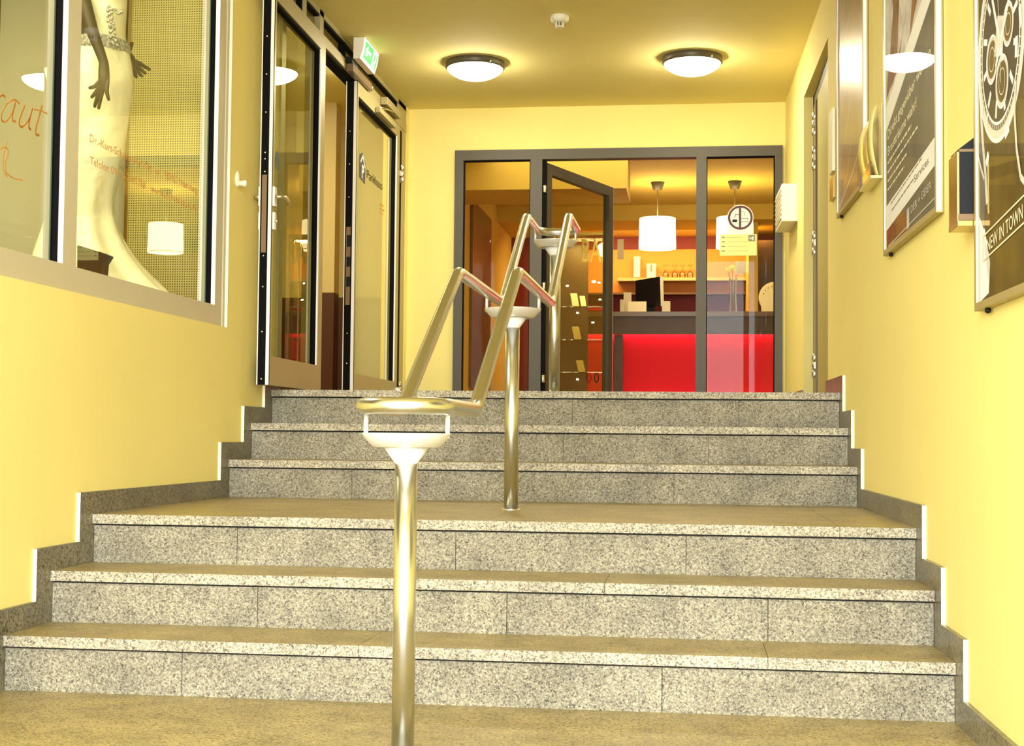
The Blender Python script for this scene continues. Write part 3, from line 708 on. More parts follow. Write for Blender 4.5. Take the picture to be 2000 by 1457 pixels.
mb.build('sign_face', ex)
# ---- fluorescent tube and small sign in the side room
tag(MB().tube([(-2.47, 9.38, 3.29), (-2.47, 9.78, 3.29)], .012, 'tube_white', 12).box((-2.49, 9.36, 3.302), (-2.45, 9.80, 3.33), 'white_paint').build('tube_light'), 'slim fluorescent tube on the ceiling of the side room', 'lamp')
tag(MB().box((-3.0, SY-.012, 2.76), (-2.93, SY-.001, 2.90), 'ink_grey').build('wall_sign'), 'small dark sign on the side room wall', 'sign')

# ================================================================ RECESSED DOOR (right wall)
XR = .715
mb = MB().box((XR, NY0, UF), (XR+.06, NY1, NZ+.02), 'frame_grey').box((XR-.012, NY1-.075, UF), (XR, NY1-.001, NZ), 'frame_grey').box((XR-.012, NY0, NZ-.07), (XR, NY1, NZ-.001), 'frame_grey')
d3 = struct(mb.build('door_1'))
MB().box((XR-.004, 8.26, UF+.01), (XR-.0005, 8.42, NZ-.075), 'gasket').build('seal', d3)
MB().box((XR-.014, 8.42, UF+.001), (XR-.0005, NY1-.0755, NZ-.071), 'brown_panel').build('inner_frame', d3)
MB().box((XR-.016, NY0+.02, UF+.012), (XR-.0005, 8.26, NZ-.075), 'door_paint').build('door_leaf', d3, bevel=.003)
mb = MB().hexa([(rx(NY1)+.0, NY1-.0015, UF), (XR, NY1-.0015, UF), (XR, NY1, UF), (rx(NY1), NY1, UF), (rx(NY1), NY1-.0015, NZ), (XR, NY1-.0015, NZ), (XR, NY1, NZ), (rx(NY1), NY1, NZ)], 'plaster_yellow')
mb.build('jamb_lining', d3)
mb = MB().box((rx(NY0)+.001, NY0, UF-.05), (XR+.06, NY1, UF), 'granite_upper_floor'); struct(mb.build('floor'))
for py in (245, 312, 478, 716):
    c = onY(1590, py+22, NY1-.10)
    m = MB(); 
    for k in range(3): m.lathe((XR-.016, NY1-.13, c.z+k*.048), [(.011, 0), (.014, .003), (.014, .040), (.011, .044)], 'hinge_steel', 20)
    m.box((XR-.02, NY1-.13, c.z+.005), (XR-.001, NY1-.09, c.z+.04), 'hinge_steel').box((XR-.02, NY1-.17, c.z+.052), (XR-.001, NY1-.13, c.z+.09), 'hinge_steel')
    m.build('hinge', d3)

# ---- framed posters on the right wall
def rw(y, z, d): return Vector((rx(y)-d, y, z))       # d = distance out of the wall
def frame_box(mb, y0, y1, z0, z1, d0, d1, m):
    mb.hexa([rw(y0, z0, d1), rw(y0, z0, d0), rw(y1, z0, d0), rw(y1, z0, d1), rw(y0, z1, d1), rw(y0, z1, d0), rw(y1, z1, d0), rw(y1, z1, d1)], m)
def poster(label, y0, y1, z0, z1, D=.024, w=.020):
    t = thing('framed_poster', rw((y0+y1)/2, z0, D/2), label, 'poster', 'framed advertising posters on the right wall')
    m = MB()
    frame_box(m, y0, y1, z0, z0+w, 0.002, D, 'frame_gold'); frame_box(m, y0, y1, z1-w, z1, 0.002, D, 'frame_gold')
    frame_box(m, y0+.001, y0+w, z0+w, z1-w, 0.002, D, 'frame_gold'); frame_box(m, y1-w, y1, z0+w, z1-w, 0.002, D, 'frame_gold')
    frame_box(m, y0-.001, y0+.0006, z0+.004, z1-.004, .008, D-.002, 'aluminium_pale')  # frame end facing the street, daylight painted as a pale strip
    frame_box(m, y1-w-.001, y1-w+.0006, z0+w, z1-w, .018, D-.001, 'aluminium_pale')
    m.build('frame', t, bevel=.0015)
    m = MB(); frame_box(m, y0+w, y1-w, z0+w, z1-w, .004, .014, 'joint_dark'); m.build('backing', t)
    m = MB(); c = rw(y1-.1, z0-.006, .012); m.sphere(c, .008, 'black', n=8); m.build('hook', t)
    return t
class Art:      # s = metres from the far edge of the art towards the street, z = height
    def __init__(s, y1, k=.0145): s.y1 = y1; s.k = k; s.mb = MB(); s.l = 0
    def P(s, a, z): return rw(s.y1-a, z, s.k+s.l*.00006)
    def poly(s, L, m, up=True):
        if up: s.l += 1
        s.mb.add([s.P(a, z) for a, z in L], [tuple(range(len(L)))], m)
    def line(s, L, w, m, up=True):
        if up: s.l += 1
        for (a, b), (c, e) in zip(L, L[1:]):
            dx, dz = c-a, e-b; q = math.hypot(dx, dz) or 1; nx, nz = -dz/q*w/2, dx/q*w/2
            s.poly([(a-nx, b-nz), (c-nx, e-nz), (c+nx, e+nz), (a+nx, b+nz)], m, False)
    def ring(s, c, r, w, m, n=56, a0=0, a1=2*PI, sx=1):
        s.line([(c[0]+r*sx*math.cos(a0+(a1-a0)*k/n), c[1]+r*math.sin(a0+(a1-a0)*k/n)) for k in range(n+1)], w, m)
    def disc(s, c, r, m, n=40, sx=1): s.poly([(c[0]+r*sx*math.cos(2*PI*k/n), c[1]+r*math.sin(2*PI*k/n)) for k in range(n)], m)
    def text(s, body, a, z, h, m, width, ang=0, bold=0.):
        s.l += 1; u = Vector((.0187*math.cos(ang), -math.cos(ang), math.sin(ang))); v = Vector((-.0187*math.sin(ang), math.sin(ang), math.cos(ang)))
        s.mb.text(body, s.P(a, z), u, v, h, m, width, 0, bold)
    def lines(s, a, z, h, m, width, ang=0):      # a row of print too small to read: word-length strokes
        x = 0; rnd = random.Random(int(a*100+z*1000)); s.l += 1
        while x < width:
            w = min(width-x, .02+.05*rnd.random()); y0, y1 = math.tan(ang)*x, math.tan(ang)*(x+w)
            s.line([(a+x, z+y0+h/2), (a+x+w, z+y1+h/2)], h*.5, m, False); x += w+.012
    def done(s, t): s.mb.build('artwork', t)
mat('art_olive', (.125, .085, .018), .6, spec=.08, var=(5, .35)); mat('art_grey', (.17, .145, .10), .6, spec=.08, var=(4, .25)); mat('art_brown', (.24, .11, .025), .6, spec=.08, var=(7, .4))
mat('art_silver', (.68, .65, .58), .6, spec=.08); mat('art_white', (.90, .89, .88), .6, spec=.08); mat('art_lilac', (.62, .57, .55), .6, spec=.08, var=(14, .3)); mat('art_text', (.82, .78, .55), .6, spec=.08)
mat('art_red', (.25, .06, .02), .6, spec=.08); mat('art_bronze', (.30, .19, .105), .32, metal=.25, var=(3, .2)); mat('art_dark', (.06, .045, .03), .6, spec=.08)
def glaze(t, y0, y1, z0, z1, k=.0215):
    m = MB(); m.add([rw(y0, z0, k), rw(y1, z0, k), rw(y1, z1, k), rw(y0, z1, k)], [(0, 1, 2, 3)], 'glass_poster'); m.build('glass', t)
# poster A : wristwatch
y0, y1, z0, z1 = 2.70, onR(1903, 600, -.011).y, 1.108, 2.34
pA = poster('framed poster of a chronograph watch, NEW IN TOWN lettered at its lower corner', y0, y1, z0, z1)
def sA(px, py): p = onR(px, py, -.004); return (y1-.022-p.y, p.z)
A = Art(y1-.022)
A.poly([(0, z0+.022), (.96, z0+.022), (.96, z1-.022), (0, z1-.022)], 'art_olive')
A.poly([(0, z0+.022), (.10, z0+.035), (.115, z0+.11), (.06, z0+.20), (0, z0+.24)], 'art_white')
A.poly([(.05, z0+.18), (.115, z0+.11), (.10, z0+.06), (.07, z0+.12)], 'art_silver')
A.poly([(.0, z0+.24), (.05, z0+.20), (.08, z0+.36), (.03, z0+.55), (0, z0+.5)], 'art_grey')
A.line([(.012, z0+.56), (.04, z0+.43), (.07, z0+.34), (.085, z0+.26)], .022, 'art_silver')
cw = (.235, 1.735); K = .21
A.disc(cw, K*1.12, 'art_silver'); A.ring(cw, K*1.12, .010, 'art_white'); A.disc(cw, K, 'art_grey'); A.disc(cw, K*.90, 'art_dark'); A.ring(cw, K*.92, .007, 'art_white')
for k in range(60):
    a = 2*PI*k/60; A.line([(cw[0]+K*.94*math.cos(a), cw[1]+K*.94*math.sin(a)), (cw[0]+K*.99*math.cos(a), cw[1]+K*.99*math.sin(a))], .003, 'art_white', k == 0)
for k in range(12):
    a = 2*PI*k/12+.26; A.line([(cw[0]+K*.66*math.cos(a), cw[1]+K*.66*math.sin(a)), (cw[0]+K*.86*math.cos(a), cw[1]+K*.86*math.sin(a))], .016, 'art_white', k == 0)
for c, q in (((cw[0]-.085, cw[1]-.02), .058), ((cw[0]+.02, cw[1]-.10), .062), ((cw[0]+.085, cw[1]+.02), .050)):
    A.disc(c, q, 'art_lilac'); A.disc(c, q*.8, 'art_olive'); A.ring(c, q, .006, 'art_white'); A.ring(c, q*.5, .003, 'art_silver')
A.poly([(cw[0]-.06, cw[1]-.02), (cw[0]+.03, cw[1]-.04), (cw[0]+.05, cw[1]+.05), (cw[0]-.02, cw[1]+.07)], 'art_lilac')
A.line([(cw[0]+.03, cw[1]-.05), (cw[0]-.075, cw[1]+.13)], .016, 'art_white'); A.line([(cw[0]-.04, cw[1]-.05), (cw[0]+.12, cw[1]+.10)], .016, 'art_white'); A.line([(cw[0]+.01, cw[1]-.10), (cw[0]-.02, cw[1]+.16)], .004, 'art_silver'); A.disc(cw, .016, 'art_silver')
for L, w in ((((1991, 10), (1993, 52)), .022), (((1985, 70), (1984, 112)), .026), (((1918, 205), (1916, 232)), .020), (((1928, 222), (1927, 240)), .014), (((1970, 245), (1962, 262)), .030), (((1930, 300), (1926, 322)), .022)):
    A.line([sA(*q) for q in L], w, 'art_white')
A.line([sA(1983, 158), sA(1981, 220), sA(1985, 290), sA(1993, 345), sA(2004, 360)], .016, 'art_silver')
A.line([sA(1908, 295), sA(1916, 330), sA(1922, 350)], .012, 'art_silver')
b = [sA(1919, 466), sA(1923, 511), sA(2006, 414), sA(2006, 361)]
w_ = .66; zt_, zb_ = b[0][1]+.004, b[1][1]+.004; s0 = b[0][0]
bx = [(s0, zb_), (s0+w_, zb_+.055), (s0+w_, zt_+.055), (s0, zt_), (s0, zb_)]
A.line(bx, .0045, 'art_text')
A.text('NEW IN TOWN', s0+.05, zb_+.016, .034, 'art_text', .36, .085, .008)
A.done(pA); glaze(pA, y0+.02, y1-.02, z0+.02, z1-.02)
# poster B : services ad
y0, y1, z0, z1 = onR(1828, 401, -.011).y, onR(1725, 498, -.011).y, 1.445, 2.70
pB = poster('framed brown poster with white German text and slanted white bands, middle of the row', y0, y1, z0, z1)
def sB(px, py): p = onR(px, py, -.004); return (y1-.022-p.y, p.z)
A = Art(y1-.022); wB = y1-y0-.044
A.poly([(0, z0+.022), (wB, z0+.022), (wB, z1-.022), (0, z1-.022)], 'art_grey')
A.poly([(0, 1.60), (.10, 1.62), (.22, z0+.022), (0, z0+.022)], 'art_red'); A.poly([(.04, z0+.022), (.3, 1.60), (.5, z0+.022)], 'art_brown')
A.poly([(0, 1.92), (wB, 2.16), (wB, z1-.022), (0, z1-.022)], 'art_lilac')
A.poly([(0, 2.02), (.25, 2.06), (.42, 2.2), (.36, z1-.022), (.05, z1-.022), (.16, 2.3)], 'art_brown')
A.poly([(.25, 2.1), (.5, 2.22), (.45, z1-.022), (.37, z1-.022)], 'art_lilac'); A.poly([(.5, 2.1), (.66, 2.2), (.8, z1-.022), (.6, z1-.022), (.58, 2.3)], 'art_brown')
A.poly([(0, 1.90), (wB, 2.14), (wB, 2.22), (0, 1.99)], 'art_white')
A.poly([(0, 1.535), (wB, 1.60), (wB, 1.685), (0, 1.625)], 'art_white')
A.text('Direkt gegenüber werden', .03, 1.862, .036, 'art_text', .85, .10, .006)
A.text('Brautträume wahr!', .03, 1.802, .036, 'art_text', .60, .075, .006)
A.lines(.03, 1.768, .017, 'art_text', .50, .06)
A.lines(.03, 1.735, .016, 'art_text', .62, .055); A.lines(.03, 1.703, .016, 'art_text', .42, .05); A.lines(.03, 1.672, .015, 'art_text', .36, .05)
A.lines(.10, 1.612, .012, 'ink_grey', .62, .07); A.lines(.12, 1.585, .012, 'ink_grey', .45, .07)
A.text('Services', .58, 1.607, .026, 'navy', .26, .06)
A.poly([(.44, 1.475), (.49, 1.478), (.49, 1.545), (.44, 1.542)], 'art_lilac'); A.text('DER + GEIER', .52, 1.517, .026, 'art_silver', .36, .06)
A.line([(.05, z0+.028), (wB, z0+.055)], .004, 'art_silver')
A.done(pB); glaze(pB, y0+.02, y1-.02, z0+.02, z1-.02)
# poster C : bronze sheen
y0, y1, z0, z1 = onR(1685, 355, -.011).y, onR(1633.5, 428, -.011).y, 1.805, 3.05
pC = poster('framed glossy bronze brown poster, farthest of the row', y0, y1, z0, z1)
A = Art(y1-.022); wC = y1-y0-.044
A.poly([(0, z0+.022), (wC, z0+.022), (wC, z1-.022), (0, z1-.022)], 'art_bronze')
for k in range(5): A.line([(.02, 1.84+k*.2), (.30, 1.95+k*.22), (.42, 2.06+k*.2)], .006, 'art_silver')
A.line([(.03, 1.85), (.5, 1.93), (wC-.03, 2.02)], .010, 'art_silver')
A.done(pC); glaze(pC, y0+.02, y1-.02, z0+.02, z1-.02)

# ---- brochure holder between posters B and C
hb_ = thing('brochure_holder', rw(5.62, 1.76, .03), 'clear wall holder with curling yellow brochures between two posters', 'brochure holder')
m = MB(); frame_box(m, 5.47, 5.78, 1.775, 2.05, .001, .004, 'clear_plastic'); frame_box(m, 5.47, 5.78, 1.765, 1.775, .001, .045, 'clear_plastic'); m.build('back', hb_)
m = MB(); frame_box(m, 5.47, 5.78, 1.776, 1.83, .042, .045, 'glass_ware'); m.build('front_lip', hb_)
for i, (ya_, yb_, mt, dd, h_) in enumerate(((5.49, 5.60, 'paper_yellow', .014, .27), (5.63, 5.77, 'paper_brochure', .010, .26), (5.615, 5.70, 'paper_brochure', .034, .22))):
    m = MB(); vs = []; K = 10
    for k in range(K+1):
        q = k/K; z = 1.779+h_*q; dd2 = dd+.030*math.sin(q*PI*.8)-.012*q
        vs += [rw(ya_, z, dd2), rw(yb_, z, dd2+.004)]
    m.add(vs, [(2*k, 2*k+1, 2*k+3, 2*k+2) for k in range(K)], mt, True); o = m.build('brochure')
    sl = o.modifiers.new('solid', 'SOLIDIFY'); sl.thickness = .0015
    tag(o, ['pale yellow brochure curling out of the wall holder, nearest the stairs', 'orange yellow leaflet at the far side of the wall holder', 'short orange yellow brochure at the front of the wall holder'][i], 'brochure', 'brochures in the wall holder')
# ---- black and brass ashtray box beside poster A
ab = thing('wall_ashtray', rw(3.83, 1.33, .03), 'small black and brass wall ashtray box beside the watch poster', 'ashtray')
m = MB(); frame_box(m, 3.775, 3.885, 1.345, 1.525, .002, .056, 'black'); m.build('box', ab)
m = MB(); frame_box(m, 3.768, 3.890, 1.330, 1.345, .002, .062, 'brass'); frame_box(m, 3.775, 3.885, 1.345, 1.525, .056, .062, 'brass'); frame_box(m, 3.769, 3.775, 1.345, 1.362, .012, .060, 'brass_dull')
m.build('brass_shell', ab, bevel=.001)
m = MB(); m.prism([rw(3.775, 1.532, .058), rw(3.775, 1.532, .002), rw(3.775, 1.575, .002)], rw(3.885, 1.5, .058)-rw(3.775, 1.5, .058), 'black'); frame_box(m, 3.775, 3.885, 1.525, 1.532, .012, .056, 'brass_dull'); m.build('lid', ab)
# ---- slim white strip and brown tag beside the recessed door
m = MB(); frame_box(m, 6.98, 7.11, 2.075, 2.385, .001, .016, 'white_paint'); tag(m.build('notice_board', bevel=.003), 'slim white notice plate on the wall beside the recessed door', 'notice')
m = MB(); frame_box(m, 6.97, 7.11, 1.945, 2.05, .001, .014, 'brass'); tag(m.build('wall_plate'), 'small brown plate below the white notice beside the recessed door', 'wall plate')
# ---- white louvred box on the right wall
vb = thing('louvred_box', rw(9.2, 2.13, .04), 'white louvred wall box at the far right end of the hall', 'wall box')
m = MB(); frame_box(m, 8.99, 9.50, 2.135, 2.37, .001, .098, 'white_paint'); m.build('housing', vb, bevel=.002)
for k in range(7):
    m = MB(); z = 2.155+k*.030
    m.hexa([rw(9.0, z, .106), rw(9.0, z, .098), rw(9.49, z, .098), rw(9.49, z, .106), rw(9.0, z+.014, .099), rw(9.0, z+.014, .098), rw(9.49, z+.014, .098), rw(9.49, z+.014, .099)], 'white_paint'); m.build('louvre', vb)

# ================================================================ ENTRANCE OF THE RECEPTION (back wall)
ef = thing('entrance_frame', (-.54, YB, UF), 'grey metal entrance frame with two glass side lights, at the far end', 'door frame')
X = [-1.692, -1.629, -1.151, -1.067, .011, .082, .549, .602]
mb = MB(); a0, a1 = YB-.03, YB+.06
for p, q in ((0, 1), (2, 3), (4, 5), (6, 7)): mb.box((X[p], a0, UF+.001), (X[q], a1, 2.7275), 'frame_grey')
mb.box((X[0], a0, 2.728), (X[7], a1, FZ), 'frame_grey')
mb.box((X[1], a0, UF+.001), (X[2], a1, UF+.03), 'frame_grey').box((X[5], a0, UF+.001), (X[6], a1, UF+.03), 'frame_grey')
mb.build('frame', ef)
for p, q in ((1, 2), (5, 6)):
    mb = MB().box((X[p]+.0005, a0+.012, UF+.03), (X[p]+.006, a0+.05, 2.722), 'gasket').box((X[q]-.006, a0+.012, UF+.03), (X[q]-.0005, a0+.05, 2.722), 'gasket').box((X[p]+.0005, a0+.012, 2.722), (X[q]-.0005, a0+.05, 2.7275), 'gasket')
    mb.build('gasket', ef)
MB().box((X[3]+.0005, a0+.012, UF+.01), (X[3]+.028, a0+.06, 2.727), 'gasket').build('gasket', ef)
for p, q in ((1, 2), (5, 6)):
    MB().add([(X[p], YB+.01, UF+.03), (X[q], YB+.01, UF+.03), (X[q], YB+.01, 2.728), (X[p], YB+.01, 2.728)], [(0, 1, 2, 3)], 'glass_entrance').build('side_pane', ef)
# stickers on the right side light (they move with the pane: parts)
c = onY(1446, 425, YB+.004); sx = onY(1438, 440, YB+.004)
tk = MB(); e0 = YB+.006
def disc(mb, c, r, y, m, n=48): mb.add([(c.x+r*math.cos(2*PI*k/n), y, c.z+r*math.sin(2*PI*k/n)) for k in range(n)], [tuple(range(n))], m)
disc(tk, c, .090, e0, 'white_paint'); 
ring = []
for k in range(48):
    a = 2*PI*k/48; ring += [(c.x+.085*math.cos(a), e0-.001, c.z+.085*math.sin(a)), (c.x+.069*math.cos(a), e0-.001, c.z+.069*math.sin(a))]
tk.add(ring, [(2*k, 2*((k+1) % 48), 2*((k+1) % 48)+1, 2*k+1) for k in range(48)], 'maroon')
N = (0, -1, 0)
pp = lambda x, z: (c.x+x, e0-.0012, c.z+z)
tk.strip([pp(-.002, .078), pp(-.002, -.078)], .016, .0005, 'maroon', N)
tk.box((c.x-.055, e0-.0012, c.z-.032), (c.x-.022, e0-.001, c.z-.012), 'black')
tk.strip([pp(.008, -.006), pp(.052, -.006)], .003, .0004, 'black', N); tk.strip([pp(.008, -.030), pp(.052, -.030), pp(.052, -.006)], .003, .0004, 'black', N)
tk.strip([pp(-.04, .0), pp(-.035, .022), pp(-.012, .02)], .004, .0004, 'black', N); tk.strip([pp(.012, .045), pp(.028, .035), pp(.026, .014)], .003, .0004, 'black', N)
tk.build('no_smoking_sticker', ef)
a, b = onY(1422, 447, e0), onY(1470, 458, e0)
MB().box((a.x, e0-.0008, b.z), (b.x+.006, e0-.0004, a.z+.02), 'white_paint').build('white_sticker', ef)
a, b = onY(1406, 458, e0), onY(1478, 499, e0)
m = MB().box((a.x, e0-.0022, b.z), (b.x, e0-.0016, a.z), 'paper_yellow')
for k in range(4):
    z = a.z-.02-.032*k; m.strip([(a.x+.015, e0-.0024, z), (a.x+.032, e0-.0024, z)], .008, .0003, 'ink_grey', N)
    m.strip([(a.x+.05, e0-.0024, z), (b.x-(.10 if k == 0 else .06), e0-.0024, z)], .002, .0003, 'ink_grey', N)
m.box((b.x-.058, e0-.0026, a.z-.050), (b.x-.012, e0-.0022, a.z-.006), 'ink_grey')
m.strip([(b.x-.043, e0-.003, a.z-.028), (b.x-.043, e0-.003, a.z-.030)], .014, .0003, 'paper', N); m.strip([(b.x-.027, e0-.003, a.z-.018), (b.x-.027, e0-.003, a.z-.040)], .008, .0003, 'paper', N)
m.build('opening_hours_notice', ef)
# open leaf, swung into the reception
hg = Vector((X[3]+.03, YB+.04)); fe = onY(1198, 372, 11.02); fe = Vector((fe.x, 11.02))
dd = (fe-hg); Ld = dd.length; dd.normalize(); nn = Vector((dd.y, -dd.x))
t3 = thing('entrance_door', (hg.x, hg.y, UF+.008), 'open dark grey glass entrance door swung into the reception', 'door')
def Q(s, k, z): p = hg+dd*s-nn*k; return Vector((p.x, p.y, z))
def qb(mb, s0, s1, k0, k1, z0, z1, m): mb.hexa([Q(s0, k0, z0), Q(s1, k0, z0), Q(s1, k1, z0), Q(s0, k1, z0), Q(s0, k0, z1), Q(s1, k0, z1), Q(s1, k1, z1), Q(s0, k1, z1)], m)
m = MB(); zb, zt = UF+.008, 2.715
qb(m, 0, .075, 0, .05, zb, zt, 'frame_grey'); qb(m, Ld-.075, Ld, 0, .05, zb, zt, 'frame_grey'); qb(m, .075, Ld-.075, 0, .05, zt-.075, zt, 'frame_grey'); qb(m, .075, Ld-.075, 0, .05, zb, zb+.075, 'frame_grey')
m.build('frame', t3)
m = MB(); qb(m, .075, Ld-.075, .024, .026, zb+.075, zt-.075, 'glass_entrance'); m.build('pane', t3)
m = MB(); qb(m, Ld, Ld+.003, -.001, .014, zb, zt, 'aluminium_pale'); qb(m, Ld, Ld+.002, .014, .05, zb, zt, 'black'); m.build('edge_profile', t3)
for z in (2.49, 1.15, 1.8):
    m = MB().lathe((X[3]+.018, YB-.028, z), [(.010, 0), (.012, .004), (.012, .05), (.010, .054)], 'hinge_steel', 16); m.build('hinge', t3)
m = MB(); p0 = Q(Ld-.12, 0, 1.25)
m.tube([Q(Ld-.30+.035*math.cos(2*PI*k/24), -.006, 1.22+.035*math.sin(2*PI*k/24)) for k in range(24)], .005, 'joint_dark', 8, closed=True); m.build('ring_sticker', t3)

# ================================================================ RECEPTION FURNITURE
# counter
CY = 14.3
ct = thing('reception_counter', (.5, CY+.4, UF), 'long brown reception counter with a glowing red front', 'counter')
MB().box((-1.25, CY, 1.985), (2.3, CY+.7, 2.035), 'counter_top').build('worktop', ct, bevel=.003)
MB().box((-1.22, CY+.03, 1.81), (2.28, CY+.07, 1.985), 'brown_wood').build('fascia', ct)
MB().box((-1.13, CY+.14, UF+.06), (2.25, CY+.16, 1.84), 'red_panel').build('red_front', ct)
for xa, xb, ya_, za in ((-1.22, -1.14, .6, 1.985), (-.80, -.715, .13, 1.81), (2.20, 2.28, .6, 1.985)): MB().box((xa, CY+.072, UF), (xb, CY+ya_, za-.001), 'brown_wood').build('side_panel', ct)
MB().box((-1.13, CY+.03, UF), (2.25, CY+.13, UF+.06), 'brown_wood').build('plinth', ct)
for z in (1.845, UF+.075):
    MB().tube([(-1.1, CY+.105, z), (2.2, CY+.105, z)], .012, 'red_tube', 10).build('tube_lamp', ct)
# monitor on the counter
mo = thing('monitor', (-.45, CY+.35, 2.035), 'black computer monitor seen from behind on the reception counter', 'monitor')
a, b = onY(1240, 541, CY+.2), onY(1291, 597, CY+.2)
m = MB(); m.hexa([(a.x, CY+.34, b.z+.0), (b.x, CY+.15, b.z-.01), (b.x+.03, CY+.19, b.z-.01), (a.x+.03, CY+.38, b.z), (a.x, CY+.34, a.z-.02), (b.x-.01, CY+.15, a.z), (b.x+.02, CY+.19, a.z), (a.x+.03, CY+.38, a.z-.02)], 'screen_black'); sc = m.build('housing', mo, bevel=.004)
MB().hexa([(b.x, CY+.146, b.z-.01), (b.x+.012, CY+.146, b.z-.01), (b.x+.03, CY+.186, b.z-.01), (b.x+.022, CY+.19, b.z-.01), (b.x-.010, CY+.146, a.z), (b.x+.002, CY+.146, a.z), (b.x+.022, CY+.186, a.z), (b.x+.012, CY+.19, a.z)], 'white_paint').build('bezel', mo)
MB().box((-.50, CY+.28, 2.036), (-.40, CY+.34, b.z+.05), 'black').box((-.56, CY+.22, 2.036), (-.34, CY+.42, 2.046), 'black').build('stand', mo)
# things lying on the counter
def at(px, py, y): return onY(px, py, y)
def card(name, label, cat, pxs, y, depth, m_, lean=.03, group=None, base=2.036):
    (x0, y0_), (x1, y1_) = pxs; a, b = at(x0, y0_, y), at(x1, y1_, y)
    m = MB().hexa([(a.x, y, base), (b.x, y, base), (b.x, y+depth, base), (a.x, y+depth, base), (a.x, y+lean, a.z), (b.x, y+lean, a.z), (b.x, y+lean+depth*.6, a.z), (a.x, y+lean+depth*.6, a.z)], m_)
    return tag(m.build(name, bevel=.002), label, cat, group)
card('leaflet_rack', 'pale leaflet rack leaning on the counter left of the monitor', 'leaflet rack', ((1226, 588), (1262, 605)), CY+.05, .10, 'paper', .05)
card('booklet', 'narrow cream booklet standing at the left end of the counter', 'booklet', ((1211, 585), (1218, 605)), CY+.06, .05, 'paper', 0)
card('paper_stack', 'small stack of papers on the counter behind the leaflet rack', 'papers', ((1218, 571), (1233, 585)), CY+.33, .16, 'clear_plastic', 0)
card('tissue_box', 'small cream paper box on the counter right of the monitor', 'box', ((1293, 588), (1309, 605)), CY+.02, .09, 'paper', .02)
# pendants
def pendant(px, label):
    c = onY(px, 455, CY); c.y = CY
    if px > 1500: c = Vector((1.40, CY, c.z))
    t = thing('pendant_lamp', (c.x, CY, 2.6), label, 'pendant lamp', 'drum pendant lamps over the counter')
    R_ = .186; z0 = .779+(851-484)/FPX*CY; z1 = .779+(851-425)/FPX*CY
    MB().lathe((c.x, CY, 0), [(R_, z0), (R_-.006, z1)], 'shade_lit', 48, cap=False).build('lamp_shade', t)
    MB().lathe((c.x, CY, z0+.01), [(R_-.008, 0), (.001, 0.001)], 'shade_lit', 48, cap=False).build('diffuser', t)
    MB().lathe((c.x, CY, 0), [(R_+.001, z0-.003), (R_+.001, z0+.003)], 'brass', 48, cap=False).build('rim', t)
    MB().tube([(c.x, CY, z1-.02), (c.x, CY, 3.30)], .004, 'ink_grey', 8).build('cord', t)
    MB().lathe((c.x, CY, 3.34), [(.070, 0), (.066, -.012), (.045, -.075), (.001, -.08)], 'frame_grey', 32).build('canopy', t)
    m = MB()
    for k in range(3): m.tube([(c.x, CY, z1-.02), (c.x+(R_-.007)*math.cos(k*2.09), CY+(R_-.007)*math.sin(k*2.09), z1-.004)], .003, 'ink_grey', 6)
    m.build('spider', t)
pendant(1284, 'lit drum pendant lamp over the counter, seen through the open doorway')
pendant(1435, 'lit drum pendant lamp over the counter, behind the no-smoking sticker')
pendant(1590, 'lit drum pendant lamp at the right end of the counter, seen as a reflection')
# wall shelf with glasses
SZ = 2.648
tag(MB().box((-.9, RB-.26, SZ-.035), (.60, RB-.041, SZ), 'aluminium').build('wall_shelf'), 'long shelf with upturned wine glasses on the orange wall', 'shelf')
tag(MB().box((-1.3, RB-.22, 2.455), (.60, RB-.001, 2.478), 'brown_wood').build('wall_shelf'), 'dark lower shelf below the orange wall panel', 'shelf')
def wineglass(px, label):
    c = onY(px, 530, RB-.16)
    t = thing('wine_glass', (c.x, RB-.16, SZ+.001), label, 'glass', 'upturned glasses on the wall shelf')
    MB().lathe((c.x, RB-.16, SZ+.001), [(.030, 0), (.038, .03), (.036, .055), (.018, .085), (.005, .095)], 'glass_ware', 24, cap=False).build('bowl', t)
    MB().lathe((c.x, RB-.16, SZ+.001), [(.004, .093), (.004, .150)], 'glass_ware', 12).build('stem', t)
    MB().lathe((c.x, RB-.16, SZ+.001), [(.005, .150), (.034, .155), (.034, .157), (.001, .158)], 'glass_ware', 24).build('foot', t)
for px, l in ((1300, 'upturned glass on the wall shelf, leftmost, beside the framed card'), (1318, 'upturned glass on the wall shelf, second from the left'), (1333, 'upturned glass on the wall shelf, third from the left'), (1348, 'upturned glass on the wall shelf, nearest the mullion')):
    wineglass(px, l)
def sign(name, label, cat, p0, p1, y, m_, d=.02):
    a, b = at(*p0, y), at(*p1, y); return tag(MB().box((a.x, y, b.z), (b.x, y+d, a.z), m_).build(name, bevel=.001), label, cat)
sign('light_panel', 'small glowing panel hanging on the dark red wall by the door edge', 'light panel', (1206, 467), (1218, 506), 15.6, 'white_paint')
sign('menu_card', 'tall cream card standing behind the counter', 'card', (1238, 501), (1250, 541), RB-.12, 'paper')
fc = sign('framed_card', 'square cream card with a printed figure on the wall shelf', 'card', (1263, 515), (1281, 542), RB-.12, 'paper')
MB().box((at(1270, 517, RB-.125).x, RB-.125, at(1270, 530, RB-.125).z), (at(1274, 517, RB-.125).x, RB-.1205, at(1270, 517, RB-.125).z), 'ink_grey').build('print', fc)
sign('price_card', 'cream card hanging behind the right side light', 'card', (1437, 511), (1455, 536), 14.2, 'paper', .01)
